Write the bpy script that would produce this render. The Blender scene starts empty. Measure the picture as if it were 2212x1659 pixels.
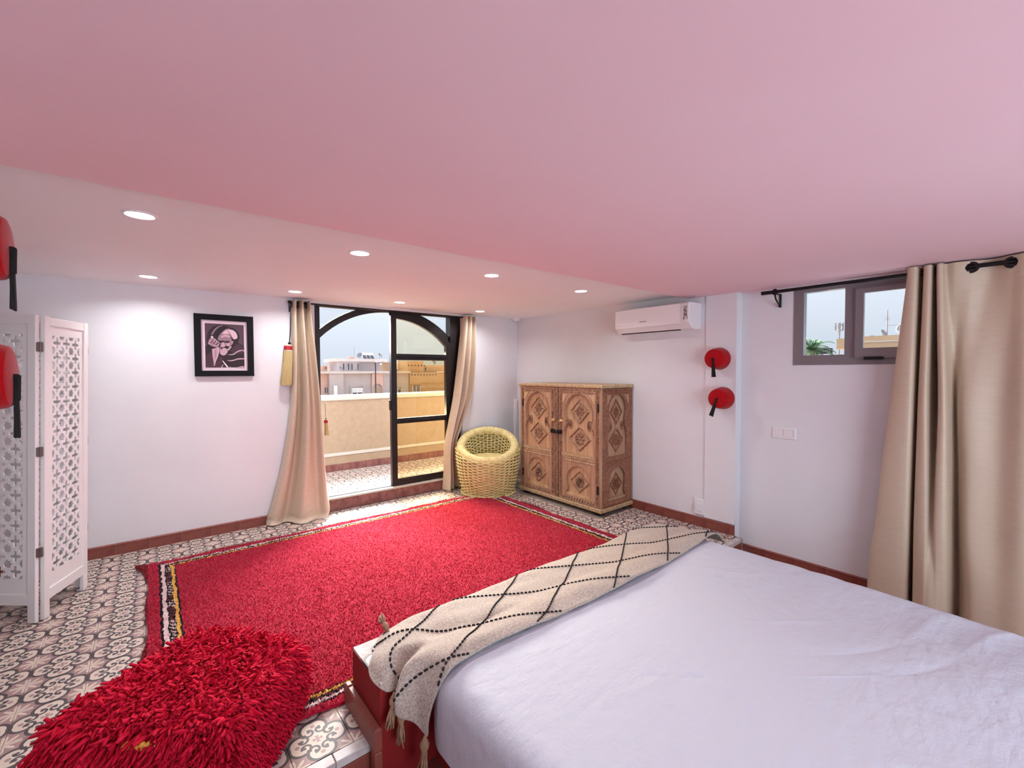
import bpy, bmesh, math, random
import numpy as np
from mathutils import Matrix, Vector
random.seed(7); rng = np.random.default_rng(7)
PI = math.pi
scene = bpy.context.scene
COL = scene.collection

# ---------------------------------------------------------------- camera
cam_d = bpy.data.cameras.new('camera'); cam = bpy.data.objects.new('camera', cam_d); COL.objects.link(cam)
yaw, pitch, roll, FPX = 0.6869, -0.0295, -0.003, 950.49
fw = Vector((math.sin(yaw)*math.cos(pitch), math.cos(yaw)*math.cos(pitch), math.sin(pitch)))
rt = Vector((math.cos(yaw), -math.sin(yaw), 0)); up = rt.cross(fw)
r2 = rt*math.cos(roll)+up*math.sin(roll); u2 = -rt*math.sin(roll)+up*math.cos(roll)
cam.matrix_world = Matrix(((r2.x, u2.x, -fw.x, -3.6992), (r2.y, u2.y, -fw.y, -4.4051), (r2.z, u2.z, -fw.z, 1.3655), (0, 0, 0, 1)))
cam_d.sensor_width = 36; cam_d.lens = FPX/2212*36; cam_d.clip_start = 0.02; cam_d.clip_end = 500
scene.camera = cam
# ---------------------------------------------------------------- sky
w = bpy.data.worlds.new('sky'); scene.world = w; w.use_nodes = True
nt = w.node_tree; nt.nodes.clear()
wo = nt.nodes.new('ShaderNodeOutputWorld'); bg = nt.nodes.new('ShaderNodeBackground'); tc = nt.nodes.new('ShaderNodeTexCoord')
sep = nt.nodes.new('ShaderNodeSeparateXYZ'); cr = nt.nodes.new('ShaderNodeValToRGB')
nt.links.new(tc.outputs['Generated'], sep.inputs[0]); nt.links.new(sep.outputs['Z'], cr.inputs[0]); nt.links.new(cr.outputs[0], bg.inputs[0]); nt.links.new(bg.outputs[0], wo.inputs[0])
# overcast sky: three times as bright overhead as at the horizon
cr.color_ramp.elements[0].position = 0.0; cr.color_ramp.elements[0].color = (.270, .300, .345, 1)
cr.color_ramp.elements[1].position = 1.0; cr.color_ramp.elements[1].color = (.84, .90, 1.0, 1)
bg.inputs[1].default_value = 1.14
# daylight enters through the door and the windows (sampling portals)
def portal(loc, rot, sx, sy):
    l = bpy.data.lights.new('daylight_portal', 'AREA'); l.shape = 'RECTANGLE'; l.size = sx; l.size_y = sy; l.cycles.is_portal = True
    o = bpy.data.objects.new('daylight_portal', l); COL.objects.link(o); o.location = loc; o.rotation_euler = rot
portal((-1.67, .2, 1.07), (-PI/2, 0, 0), 1.64, 1.9)
portal((.26, -3.56, 1.69), (0, PI/2, 0), .56, .8)
# hazy sun, very soft, slanting in through the terrace door
sd_ = bpy.data.lights.new('sun', 'SUN'); sd_.energy = 14.5; sd_.angle = math.radians(50); sd_.color = (1, .98, .97)
so_ = bpy.data.objects.new('sun', sd_); COL.objects.link(so_)
so_.rotation_euler = Vector((-.25, -.77, -.60)).to_track_quat('-Z', 'Y').to_euler()
# fill light added behind the camera, set in the unseen wall at the bed head
wd_ = bpy.data.lights.new('rear_fill', 'AREA'); wd_.shape = 'RECTANGLE'; wd_.size = 2.9; wd_.size_y = 1.5; wd_.energy = 45; wd_.color = (.77, .90, 1.0)
wo_ = bpy.data.objects.new('rear_fill', wd_); COL.objects.link(wo_); wo_.location = (-2.6, -6.59, 1.0); wo_.rotation_euler = (PI/2, 0, 0)
LAMP_W = 2.3
scene.view_settings.view_transform = 'Standard'; scene.view_settings.look = 'None'
scene.view_settings.exposure = 1.14; scene.view_settings.gamma = 1.0; scene.view_settings.use_curve_mapping = False
cy = scene.cycles
cy.use_denoising = True; cy.max_bounces = 6; cy.diffuse_bounces = 4; cy.glossy_bounces = 2; cy.transmission_bounces = 4; cy.transparent_max_bounces = 8
cy.use_adaptive_sampling = True; cy.adaptive_threshold = .13; cy.adaptive_min_samples = 16
cy.sample_clamp_indirect = 6.0; cy.caustics_reflective = False; cy.caustics_refractive = False

# ---------------------------------------------------------------- materials
def lin(r, g, b):
    f = lambda v: v/255/12.92 if v <= 10 else ((v/255+.055)/1.055)**2.4
    return (f(r), f(g), f(b), 1.0)
MATS = {}
class NB:
    """tiny node-expression builder"""
    def __init__(s, nt): s.nt = nt
    def m(s, op, *a, clamp=False):
        n = s.nt.nodes.new('ShaderNodeMath'); n.operation = op; n.use_clamp = clamp
        for i, v in enumerate(a):
            if isinstance(v, (int, float)): n.inputs[i].default_value = v
            else: s.nt.links.new(v, n.inputs[i])
        return n.outputs[0]
    def add(s, a, b): return s.m('ADD', a, b)
    def sub(s, a, b): return s.m('SUBTRACT', a, b)
    def mul(s, a, b): return s.m('MULTIPLY', a, b)
    def mn(s, a, b): return s.m('MINIMUM', a, b)
    def mx(s, a, b): return s.m('MAXIMUM', a, b)
    def lt(s, a, b): return s.m('LESS_THAN', a, b)
    def gt(s, a, b): return s.m('GREATER_THAN', a, b)
    def dist(s, x, y, cx, cyy):
        dx = s.sub(x, cx); dy = s.sub(y, cyy)
        return s.m('SQRT', s.add(s.mul(dx, dx), s.mul(dy, dy)))
    def mix(s, fac, a, b):
        n = s.nt.nodes.new('ShaderNodeMix'); n.data_type = 'RGBA'
        for k, v in ((0, fac), (6, a), (7, b)):
            if isinstance(v, (int, float)): n.inputs[k].default_value = v
            elif isinstance(v, tuple): n.inputs[k].default_value = v
            else: s.nt.links.new(v, n.inputs[k])
        return n.outputs[2]
    def noise(s, vec, scale, detail=3, rough=.55):
        n = s.nt.nodes.new('ShaderNodeTexNoise'); n.inputs['Scale'].default_value = scale; n.inputs['Detail'].default_value = detail; n.inputs['Roughness'].default_value = rough
        if vec is not None: s.nt.links.new(vec, n.inputs['Vector'])
        return n.outputs[0]
    def mapping(s, vec, sc):
        n = s.nt.nodes.new('ShaderNodeMapping'); n.inputs['Scale'].default_value = sc; s.nt.links.new(vec, n.inputs[0]); return n.outputs[0]
    def coord(s, k='Object'):
        return s.nt.nodes.new('ShaderNodeTexCoord').outputs[k]
    def xyz(s, v):
        n = s.nt.nodes.new('ShaderNodeSeparateXYZ'); s.nt.links.new(v, n.inputs[0]); return n.outputs
    def bump(s, h, strength, dist=.01):
        n = s.nt.nodes.new('ShaderNodeBump'); n.inputs['Strength'].default_value = strength; n.inputs['Distance'].default_value = dist
        s.nt.links.new(h, n.inputs['Height']); return n.outputs[0]
def newmat(name):
    m = bpy.data.materials.new(name); m.use_nodes = True
    p = m.node_tree.nodes['Principled BSDF']; MATS[name] = m
    return m, p, NB(m.node_tree)
def mat(name, col, rough=.6, var=None, bump=None, metal=0, scale=(1, 1, 1), sheen=0, spec=.5):
    """col sRGB 0-255; var=(noise scale, second colour, contrast); bump=(scale, strength, distance)"""
    m, p, b = newmat(name)
    p.inputs['Base Color'].default_value = lin(*col); p.inputs['Roughness'].default_value = rough; p.inputs['Metallic'].default_value = metal
    p.inputs['Specular IOR Level'].default_value = spec
    if sheen: p.inputs['Sheen Weight'].default_value = sheen
    if var or bump: v = b.mapping(b.coord(), scale)
    if var:
        n = b.noise(v, var[0], 4)
        n = b.m('MULTIPLY_ADD', n, var[2], .5-var[2]*.5, clamp=True)
        b.nt.links.new(b.mix(n, lin(*col), lin(*var[1])), p.inputs['Base Color'])
    if bump:
        b.nt.links.new(b.bump(b.noise(v, bump[0], 4), bump[1], bump[2]), p.inputs['Normal'])
    return m
mat('wall', (230, 230, 234), .85, (3, (225, 225, 229), 2), (60, .06, .004))
mat('ceiling', (246, 247, 250), .9, (2, (242, 243, 246), 2))
mat('soffit', (242, 211, 219), .9, (1.2, (239, 203, 212), 2))  # pink tint puts red light bounced off the rug into the paint
mat('grout', (150, 138, 128), .9)
mat('terracotta', (150, 84, 70), .45, (9, (122, 62, 54), 2.2), (40, .15, .004))
mat('terracotta_worn', (140, 92, 84), .6, (14, (108, 58, 54), 3), (22, .5, .01))
mat('terracotta_gap', (196, 170, 158), .9)
mat('red_plaster', (148, 22, 24), .75, (5, (134, 16, 20), 2), (30, .1, .004))
mat('marble', (214, 210, 208), .35, (16, (186, 180, 176), 3))
mat('white_paint', (240, 238, 238), .45)
mat('white_plastic', (238, 236, 238), .35)
mat('white_plastic_warm', (226, 222, 222), .4)
mat('grey_print', (90, 84, 92), .5, (90, (190, 185, 190), 5))
mat('dark_print', (40, 36, 42), .5)
mat('iron', (34, 27, 28), .4, metal=.3)
mat('rod_black', (18, 17, 20), .35, metal=.3)
mat('alu_taupe', (134, 128, 132), .35, metal=.25)
mat('hinge_metal', (120, 104, 100), .35, metal=.8)
mat('frame_black', (8, 6, 12), .55, spec=.2)
mat('mount_pink', (226, 208, 216), .8)
mat('curtain', (206, 188, 166), .42, (60, (197, 178, 156), 1.6), (120, .06, .0015), scale=(.25, .25, 1.6))
mat('raffia', (206, 188, 136), .7, (60, (176, 152, 100), 2), scale=(1, 1, .1))
mat('tassel_red', (170, 26, 34), .7)
mat('fez_felt', (178, 8, 20), .9, (60, (160, 5, 16), 2), sheen=.15, spec=.15)
mat('tassel_black', (10, 9, 10), .8)
mat('wicker', (234, 222, 162), .5, (26, (208, 186, 120), 2.6), (90, .2, .003))
mat('wicker_dark', (92, 66, 32), .8)
mat('wood', (188, 158, 128), .55, (7, (160, 118, 90), 2.4), (40, .2, .003), scale=(4, 4, .5))
mat('wood_panel', (208, 180, 142), .5, (6, (180, 138, 100), 2.6), (50, .15, .003), scale=(5, 5, .45))
mat('wood_carved', (168, 132, 104), .6, (50, (112, 76, 56), 3), (120, .4, .004))
mat('wood_shade', (160, 110, 82), .6, (50, (120, 76, 56), 3))  # wood darkened to imitate shade on the cabinet's end face
mat('wood_edge', (204, 180, 142), .5, (14, (160, 128, 92), 2.4), scale=(3, 3, 3))
mat('dark_gap', (26, 12, 8), .9)
mat('black_iron', (24, 24, 28), .45, metal=.5)
mat('brass', (190, 160, 110), .35, metal=.7)
mat('sheet', (202, 208, 220), .8, None, (13, .42, .02), scale=(1, 1.7, 1))
mat('blanket', (194, 184, 172), .9, (150, (152, 136, 124), 3.2), (220, .35, .003), sheen=.2)
mat('blanket_tassel', (172, 140, 112), .85, (80, (146, 112, 88), 2))
mat('stitch_black', (20, 18, 22), .85)
mat('shag_red', (218, 32, 68), .85, (40, (184, 8, 36), 2.5), spec=.12)
mat('pouf_core', (150, 6, 24), .9)
mat('yellow_yarn', (214, 160, 62), .8)
mat('terrace_plaster', (164, 142, 118), .9, (18, (154, 132, 108), 2.4), (50, .15, .005))
mat('terrace_cap', (190, 182, 170), .8)
mat('house_grey', (186, 176, 176), .9, (1.3, (176, 166, 166), 2))
mat('house_pink', (206, 172, 162), .9, (1.3, (196, 160, 150), 2))
mat('house_tan', (186, 158, 128), .9, (1.3, (176, 148, 118), 2))
mat('house_trim', (196, 188, 186), .8)
mat('shutter_white', (240, 240, 242), .6)
mat('window_dark', (52, 50, 60), .25)
mat('metal_grey', (128, 128, 134), .5, metal=.4)
mat('leaf_green', (112, 150, 92), .8, (3, (84, 124, 74), 2))
mat('palm_green', (86, 124, 82), .8, (2, (62, 100, 66), 2))
mat('trunk', (120, 100, 84), .9)
mat('sign_dark', (52, 54, 66), .6)
mat('ground', (170, 150, 130), .95)
PR = {}
for k, c in dict(bg=(82, 56, 70), hood=(34, 14, 26), dark=(18, 5, 14), line=(140, 112, 124), turban=(224, 190, 202), face=(150, 116, 128), light=(196, 162, 174), hand=(168, 134, 146), nail=(236, 214, 222), sleeve=(66, 38, 52), stripe=(188, 156, 166)).items():
    PR[k] = mat('print_'+k, c, .6)
# lamp lens
m, p, b = newmat('lens'); p.inputs['Emission Color'].default_value = (1, .96, .92, 1); p.inputs['Emission Strength'].default_value = 6
# glass panes: amber tinted in the door, clear in the window
def glass(name, tint, refl):
    m = bpy.data.materials.new(name); m.use_nodes = True; MATS[name] = m; nt = m.node_tree; nt.nodes.clear()
    o = nt.nodes.new('ShaderNodeOutputMaterial'); t = nt.nodes.new('ShaderNodeBsdfTransparent'); g = nt.nodes.new('ShaderNodeBsdfGlossy'); mx = nt.nodes.new('ShaderNodeMixShader')
    t.inputs[0].default_value = tint; g.inputs[1].default_value = .02; mx.inputs[0].default_value = refl
    nt.links.new(t.outputs[0], mx.inputs[1]); nt.links.new(g.outputs[0], mx.inputs[2]); nt.links.new(mx.outputs[0], o.inputs[0])
glass('glass_amber', (.96, .86, .66, 1), .04)
glass('glass_top', (1.0, .96, .84, 1), .06)
glass('glass_clear', (.96, .97, .97, 1), .04)
# encaustic cement tile: one medallion per tile, drawn in the tile's own coordinates
def tile_material():
    m, p, b = newmat('cement_tile')
    v = b.coord(); X = b.xyz(v)
    ax = b.m('ABSOLUTE', b.mul(X[0], 10.0)); ay = b.m('ABSOLUTE', b.mul(X[1], 10.0))
    x = b.mx(ax, ay); y = b.mn(ax, ay)                        # fold to one eighth of the tile
    dbig = b.dist(x, y, .60, .10)
    outside = b.m('MULTIPLY', b.gt(dbig, .40), b.gt(b.add(x, y), .62))
    band = b.lt(b.m('ABSOLUTE', b.sub(dbig, .370)), .056)
    band = b.mul(band, b.gt(b.add(x, b.mul(y, 1.1)), .80))
    ds = b.dist(x, y, .44, .21)
    scroll = b.lt(b.m('ABSOLUTE', b.sub(ds, .150)), .046)
    scroll = b.mul(scroll, b.m('SUBTRACT', 1.0, b.mul(b.gt(x, .46), b.gt(y, .24))))
    blob = b.lt(b.dist(x, y, .50, .19), .062)
    stem = b.mul(b.lt(b.sub(x, y), .05), b.mul(b.gt(x, .27), b.lt(x, .50)))
    # corner leaf
    cx_ = b.sub(1.0, x); cy_ = b.sub(1.0, y)
    r = b.m('SQRT', b.add(b.mul(cx_, cx_), b.mul(cy_, cy_))); th = b.m('ARCTAN2', cy_, cx_)
    leaf = b.lt(r, b.m('MULTIPLY_ADD', b.m('COSINE', b.mul(b.sub(th, PI/4), 9.0)), .17, .34))
    plus = b.mul(b.lt(x, .17), b.lt(y, b.m('MULTIPLY_ADD', x, .35, .02)))
    spot = b.lt(b.dist(x, y, .70, .0), .085)
    n = b.noise(v, 30, 3); vari = b.noise(b.coord('Generated'), 5, 2)
    cream = b.mix(n, lin(222, 208, 194), lin(206, 190, 176)); mauve = b.mix(n, lin(172, 142, 138), lin(154, 124, 122)); dark = b.mix(n, lin(84, 76, 80), lin(70, 62, 66))
    c = b.mix(outside, cream, mauve)
    c = b.mix(b.mul(outside, leaf), c, cream)
    c = b.mix(b.mx(b.mul(spot, 1.0), plus), c, mauve)
    c = b.mix(b.mx(b.mx(band, scroll), b.mx(blob, stem)), c, dark)
    b.nt.links.new(c, p.inputs['Base Color']); p.inputs['Roughness'].default_value = .55
    b.nt.links.new(b.bump(n, .05, .003), p.inputs['Normal'])
tile_material()
RX0, RX1, RY0, RY1 = -3.755, -.775, -2.610, -.43
def rug_material():
    m, p, b = newmat('rug')
    v = b.coord(); X = b.xyz(v)
    wob = b.m('MULTIPLY_ADD', b.noise(v, 22, 2), .030, -.015)
    dx = b.mn(b.sub(X[0], RX0), b.sub(RX1, X[0])); dy = b.mn(b.sub(X[1], RY0), b.sub(RY1, X[1]))
    dl = b.sub(X[0], RX0)
    # end bands are wide on the left, narrower on the other sides
    d = b.add(b.mn(b.mul(dx, 1.0), b.mul(dy, 1.25)), wob)
    n1 = b.noise(v, 7, 3); n2 = b.noise(v, 160, 2, .7); n3 = b.noise(b.mapping(v, (14, 40, 14)), 1.6, 1); n4 = b.noise(b.mapping(v, (40, 14, 14)), 1.6, 1)
    red = b.mix(b.m('MULTIPLY_ADD', n1, 2.2, -.6, clamp=True), lin(206, 38, 76), lin(190, 24, 58))
    red = b.mix(b.m('MULTIPLY_ADD', n2, 3.2, -1.1, clamp=True), lin(150, 8, 34), red)
    blk = lin(22, 14, 20); wht = lin(236, 206, 206); yel = lin(232, 178, 84); mar = lin(120, 44, 52)
    rung = b.gt(b.m('SINE', b.mul(b.add(b.add(X[0], X[1]), b.mul(wob, .6)), 155.0)), .55)
    inner = b.mix(b.gt(n1, .5), b.mix(rung, blk, mar), b.mix(rung, blk, wht))
    c = red
    for lo, hi, colr in ((.068, .160, blk), (.080, .100, wht), (.106, .134, inner), (.134, .150, yel)):
        f = b.mul(b.gt(d, lo), b.lt(d, hi)); c = b.mix(f, c, colr)
    edge = b.lt(d, .012); c = b.mix(edge, c, lin(120, 8, 18))
    b.nt.links.new(c, p.inputs['Base Color']); p.inputs['Roughness'].default_value = .95; p.inputs['Specular IOR Level'].default_value = .1; p.inputs['Sheen Weight'].default_value = .15
rug_material()

# ---------------------------------------------------------------- mesh helpers
def frame(origin, X, Y):
    X = Vector(X).normalized(); Y = Vector(Y).normalized(); Z = X.cross(Y); o = Vector(origin)
    return Matrix(((X.x, Y.x, Z.x, o.x), (X.y, Y.y, Z.y, o.y), (X.z, Y.z, Z.z, o.z), (0, 0, 0, 1)))
class MB:
    def __init__(s): s.v = []; s.f = []; s.mi = []; s.cur = 0
    def add(s, vs, fs):
        o = len(s.v); s.v += [tuple(a) for a in vs]; s.f += [tuple(i+o for i in f) for f in fs]; s.mi += [s.cur]*len(fs); return s
    def box(s, x0, x1, y0, y1, z0, z1):
        v = [(x, y, z) for z in (z0, z1) for y in (y0, y1) for x in (x0, x1)]
        return s.add(v, [(0, 2, 3, 1), (4, 5, 7, 6), (0, 1, 5, 4), (2, 6, 7, 3), (0, 4, 6, 2), (1, 3, 7, 5)])
    def bbox(s, x0, x1, y0, y1, z0, z1, r):
        """box with its vertical-to-top edges chamfered all round by r"""
        c = [(x0, y0), (x1, y0), (x1, y1), (x0, y1)]; i = [(x0+r, y0+r), (x1-r, y0+r), (x1-r, y1-r), (x0+r, y1-r)]
        v = [(a, b, z0+r) for a, b in c]+[(a, b, z1-r) for a, b in c]+[(a, b, z1) for a, b in i]+[(a, b, z0) for a, b in i]
        f = [(8, 9, 10, 11), (15, 14, 13, 12)]
        for k in range(4):
            n = (k+1) % 4; f += [(k, n, n+4, k+4), (k+4, n+4, n+8, k+8), (12+k, 12+n, n, k)]
        return s.add(v, f)
    def prism(s, poly, z0, z1):
        n = len(poly)
        v = [(x, y, z0) for x, y in poly]+[(x, y, z1) for x, y in poly]
        return s.add(v, [tuple(range(n-1, -1, -1)), tuple(range(n, 2*n))]+[(i, (i+1) % n, n+(i+1) % n, n+i) for i in range(n)])
    def tube(s, pts, r, sides=8, closed=False, cap=True):
        pts = [Vector(p) for p in pts]; n = len(pts); rr = r if isinstance(r, (list, tuple)) else [r]*n
        vs = []; ref = None
        for i, p in enumerate(pts):
            a = pts[(i-1) % n] if (closed or i) else p; c = pts[(i+1) % n] if (closed or i < n-1) else p
            t = (c-a).normalized()
            if ref is None: ref = t.orthogonal().normalized()
            ref = (ref-t*ref.dot(t)).normalized(); q = t.cross(ref)
            vs += [p+(ref*math.cos(2*PI*k/sides)+q*math.sin(2*PI*k/sides))*rr[i] for k in range(sides)]
        fs = []
        for i in range(n if closed else n-1):
            j = (i+1) % n
            fs += [(i*sides+k, i*sides+(k+1) % sides, j*sides+(k+1) % sides, j*sides+k) for k in range(sides)]
        if cap and not closed: fs += [tuple(range(sides-1, -1, -1)), tuple(range((n-1)*sides, n*sides))]
        return s.add(vs, fs)
    def lathe(s, prof, segs=32, axis='Z', cap=True):
        vs = []; n = len(prof)
        for k in range(segs):
            a = 2*PI*k/segs; c, sn = math.cos(a), math.sin(a)
            for r, h in prof:
                vs.append({'Z': (r*c, r*sn, h), 'X': (h, r*c, r*sn), 'Y': (r*sn, h, r*c)}[axis])
        fs = [(k*n+i, ((k+1) % segs)*n+i, ((k+1) % segs)*n+i+1, k*n+i+1) for k in range(segs) for i in range(n-1)]
        if cap:
            if prof[0][0] > 1e-6: fs.append(tuple(k*n for k in range(segs-1, -1, -1)))
            if prof[-1][0] > 1e-6: fs.append(tuple(k*n+n-1 for k in range(segs)))
        return s.add(vs, fs)
    def ell(s, c, rx, ry, rz, su=12, sv=8):
        vs = [(c[0]+rx*math.cos(2*PI*i/su)*math.sin(PI*(j+.5)/sv), c[1]+ry*math.sin(2*PI*i/su)*math.sin(PI*(j+.5)/sv), c[2]+rz*math.cos(PI*(j+.5)/sv)) for j in range(sv) for i in range(su)]
        fs = [(j*su+i, (j+1)*su+i, (j+1)*su+(i+1) % su, j*su+(i+1) % su) for j in range(sv-1) for i in range(su)]
        fs += [tuple(range(su)), tuple(range(sv*su-1, (sv-1)*su-1, -1))]
        return s.add(vs, fs)
    def grid(s, P, wrap=False):
        nu, nv = P.shape[:2]; vs = P.reshape(-1, 3).tolist()
        fs = [(i*nv+j, ((i+1) % nu)*nv+j, ((i+1) % nu)*nv+j+1, i*nv+j+1) for i in range(nu if wrap else nu-1) for j in range(nv-1)]
        return s.add(vs, fs)
    def mesh(s, name):
        me = bpy.data.meshes.new(name); me.from_pydata(s.v, [], s.f); 
        if any(s.mi): me.polygons.foreach_set('material_index', s.mi)
        me.update(); return me
def setp(o, parent, local):
    if parent is not None:
        o.parent = parent
        if not local: o.matrix_parent_inverse = Matrix.Translation(-Vector(root_loc(parent)))
def root_loc(p):
    l = Vector(p.location)
    while p.parent is not None: p = p.parent; l = Vector(p.location)
    return l
def obj(name, mb, material, parent=None, M=None, local=False, smooth=False, label=None, cat=None, group=None, kind=None):
    me = mb.mesh(name) if isinstance(mb, MB) else mb
    if M is not None: me.transform(M)
    if not local or True:
        bm = bmesh.new(); bm.from_mesh(me); bmesh.ops.recalc_face_normals(bm, faces=bm.faces); bm.to_mesh(me); bm.free()
    for mm in (material if isinstance(material, (list, tuple)) else [material]):
        me.materials.append(MATS[mm] if isinstance(mm, str) else mm)
    if smooth:
        me.polygons.foreach_set('use_smooth', [True]*len(me.polygons))
        if smooth == 'auto':
            try: me.set_sharp_from_angle(angle=math.radians(38))
            except Exception: pass
    o = bpy.data.objects.new(name, me); COL.objects.link(o)
    if parent is not None:
        o.parent = parent
        if not local and parent.parent is None and parent.type == 'EMPTY': o.matrix_parent_inverse = Matrix.Translation(-Vector(parent.location))
    tag(o, label, cat, group, kind)
    return o
def tag(o, label=None, cat=None, group=None, kind=None):
    for k, v in (('label', label), ('category', cat), ('group', group), ('kind', kind)):
        if v: o[k] = v
    return o
def thing(name, loc, label, cat, group=None, kind=None):
    o = bpy.data.objects.new(name, None); COL.objects.link(o); o.location = loc; o.empty_display_size = .1
    return tag(o, label, cat, group, kind)
def copy_tree(o, parent=None):
    c = o.copy(); COL.objects.link(c); c.parent = parent
    for ch in o.children: copy_tree(ch, c)
    return c
def bulk(name, V, F, material, parent, kind='stuff', smooth=False):
    """large triangle soup from numpy arrays"""
    me = bpy.data.meshes.new(name); me.vertices.add(len(V)); me.vertices.foreach_set('co', V.astype(np.float32).ravel())
    k = F.shape[1]; me.loops.add(F.size); me.loops.foreach_set('vertex_index', F.astype(np.int32).ravel())
    me.polygons.add(len(F)); me.polygons.foreach_set('loop_start', np.arange(0, F.size, k, dtype=np.int32))
    me.update(calc_edges=True); me.validate()
    if smooth: me.polygons.foreach_set('use_smooth', [True]*len(me.polygons))
    me.materials.append(MATS[material]); o = bpy.data.objects.new(name, me); COL.objects.link(o)
    o.parent = parent
    if parent.type == 'EMPTY': o.matrix_parent_inverse = Matrix.Translation(-Vector(parent.location))
    o['kind'] = kind; return o
def fill(outer, holes, depth, bevel=0):
    """flat plate with holes in the XY plane, thickness from z=0 to z=depth"""
    cu = bpy.data.curves.new('tmp', 'CURVE'); cu.dimensions = '2D'; cu.fill_mode = 'BOTH'; cu.extrude = depth/2
    for pl in [outer]+holes:
        sp = cu.splines.new('POLY'); sp.points.add(len(pl)-1); sp.use_cyclic_u = True
        for i, q in enumerate(pl): sp.points[i].co = (q[0], q[1], 0, 1)
    o = bpy.data.objects.new('tmp', cu); COL.objects.link(o)
    me = bpy.data.meshes.new_from_object(o.evaluated_get(bpy.context.evaluated_depsgraph_get()))
    bpy.data.objects.remove(o); bpy.data.curves.remove(cu)
    me.transform(Matrix.Translation((0, 0, depth/2))); me.materials.clear()
    return me
def rect(x0, x1, y0, y1): return [(x0, y0), (x1, y0), (x1, y1), (x0, y1)]
def crom(P, n, axis=0):
    """Catmull-Rom resample of control array along axis"""
    P = np.moveaxis(np.asarray(P, float), axis, 0); k = len(P)
    E = np.concatenate([[2*P[0]-P[1]], P, [2*P[-1]-P[-2]]]); t = np.linspace(0, k-1, n); i = np.minimum(t.astype(int), k-2); f = (t-i).reshape((-1,)+(1,)*(P.ndim-1))
    a, b_, c, d = E[i], E[i+1], E[i+2], E[i+3]
    R = .5*(2*b_+(c-a)*f+(2*a-5*b_+4*c-d)*f*f+(3*b_-a-3*c+d)*f**3)
    return np.moveaxis(R, 0, axis)
def solid(o, t, off=0):
    m = o.modifiers.new('thick', 'SOLIDIFY'); m.thickness = t; m.offset = off; return o
RIGHT = lambda o: frame(o, (0, -1, 0), (0, 0, 1))     # on the right wall, facing -x
BACK = lambda o: frame(o, (1, 0, 0), (0, 0, 1))       # on the back wall, facing -y

# ================================================================ the room
HC, HS = 2.033, 2.0            # far ceiling, lowered ceiling over the bed
LZ = -.155                     # lower floor by the bed
EDGE = -2.855                  # platform edge
# floor (raised platform) and lower floor
o = obj('floor', MB().box(-5.6, .0, EDGE+.004, .0, LZ, -.004), 'grout', kind='structure', label='raised floor platform of patterned cement tiles')
floor = o
obj('floor_lower', MB().box(-5.6, .08, -6.6, EDGE+.004, LZ-.1, LZ), 'terracotta', kind='structure', label='lower floor around the bed')
mb = MB().bbox(-.0992, .0992, -.0992, .0992, -.012, 0, .0012)
tile_me = mb.mesh('floor_tile'); tile_me.materials.append(MATS['cement_tile'])
TX, TY = -3.3481, -2.8074
def hidden(x, y):
    return (-3.62 < x < -.92 and -2.42 < y < -.62) or (-.46 < x and -1.72 < y < -.70)
for k in range(-7, 17):
    for j in range(14):
        x, y = TX+.2*k+.1, TY+.2*j+.1
        if hidden(x, y): continue
        if k == 16: continue
        t = bpy.data.objects.new('floor_tile', tile_me); COL.objects.link(t); t.parent = floor; t.location = (x, y, 0)
cut = MB().bbox(-.0992, .0472, -.0992, .0992, -.012, 0, .0012).mesh('floor_tile'); cut.materials.append(MATS['cement_tile'])
for j in range(14):
    if hidden(-.05, TY+.2*j+.1): continue
    t = bpy.data.objects.new('floor_tile', cut); COL.objects.link(t); t.parent = floor; t.location = (TX+.2*16+.1, TY+.2*j+.1, 0)
nos = MB().bbox(-.0985, .0985, EDGE, TY-.002, -.03, .001, .002).mesh('nosing_tile'); nos.materials.append(MATS['marble'])
for k in range(-5, 17):
    x = -3.328+.2*k
    if -3.0 < x < -1.0: continue
    t = bpy.data.objects.new('nosing_tile', nos); COL.objects.link(t); t.parent = floor; t.location = (x if x < -.1 else -.098, 0, 0)
ris = MB().bbox(-.0985, .0985, EDGE-.002, EDGE+.006, LZ+.002, -.032, .002).mesh('riser_tile'); ris.materials.append(MATS['terracotta'])
for k in range(-5, 17):
    x = -3.328+.2*k
    if -3.0 < x < -1.0: continue
    t = bpy.data.objects.new('riser_tile', ris); COL.objects.link(t); t.parent = floor; t.location = (x if x < -.1 else -.098, 0, 0)
# ceiling with the lowered soffit toward the camera
c = obj('ceiling', MB().box(-5.6, .3, -2.365, .2, HC, HC+.15), 'ceiling', kind='structure', label='white ceiling with recessed downlights')
obj('soffit', MB().box(-5.6, .3, -6.8, -2.365, HS, HC+.15), 'soffit', c, label='lowered plaster ceiling over the bed, tinted for red rug bounce')
# back wall with the arched door opening
DX0, DX1, DZ = -2.495, -.85, .128
mb = MB().box(-5.6, DX0, 0, .16, LZ, HC).box(DX1, .3, 0, .16, LZ, HC).box(DX0, DX1, .012, .16, LZ, DZ-.016).box(DX0, DX1, 0, .16, 2.012, HC)
obj('wall_back', mb, 'wall', kind='structure', label='white plaster wall with the terrace door')
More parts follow.
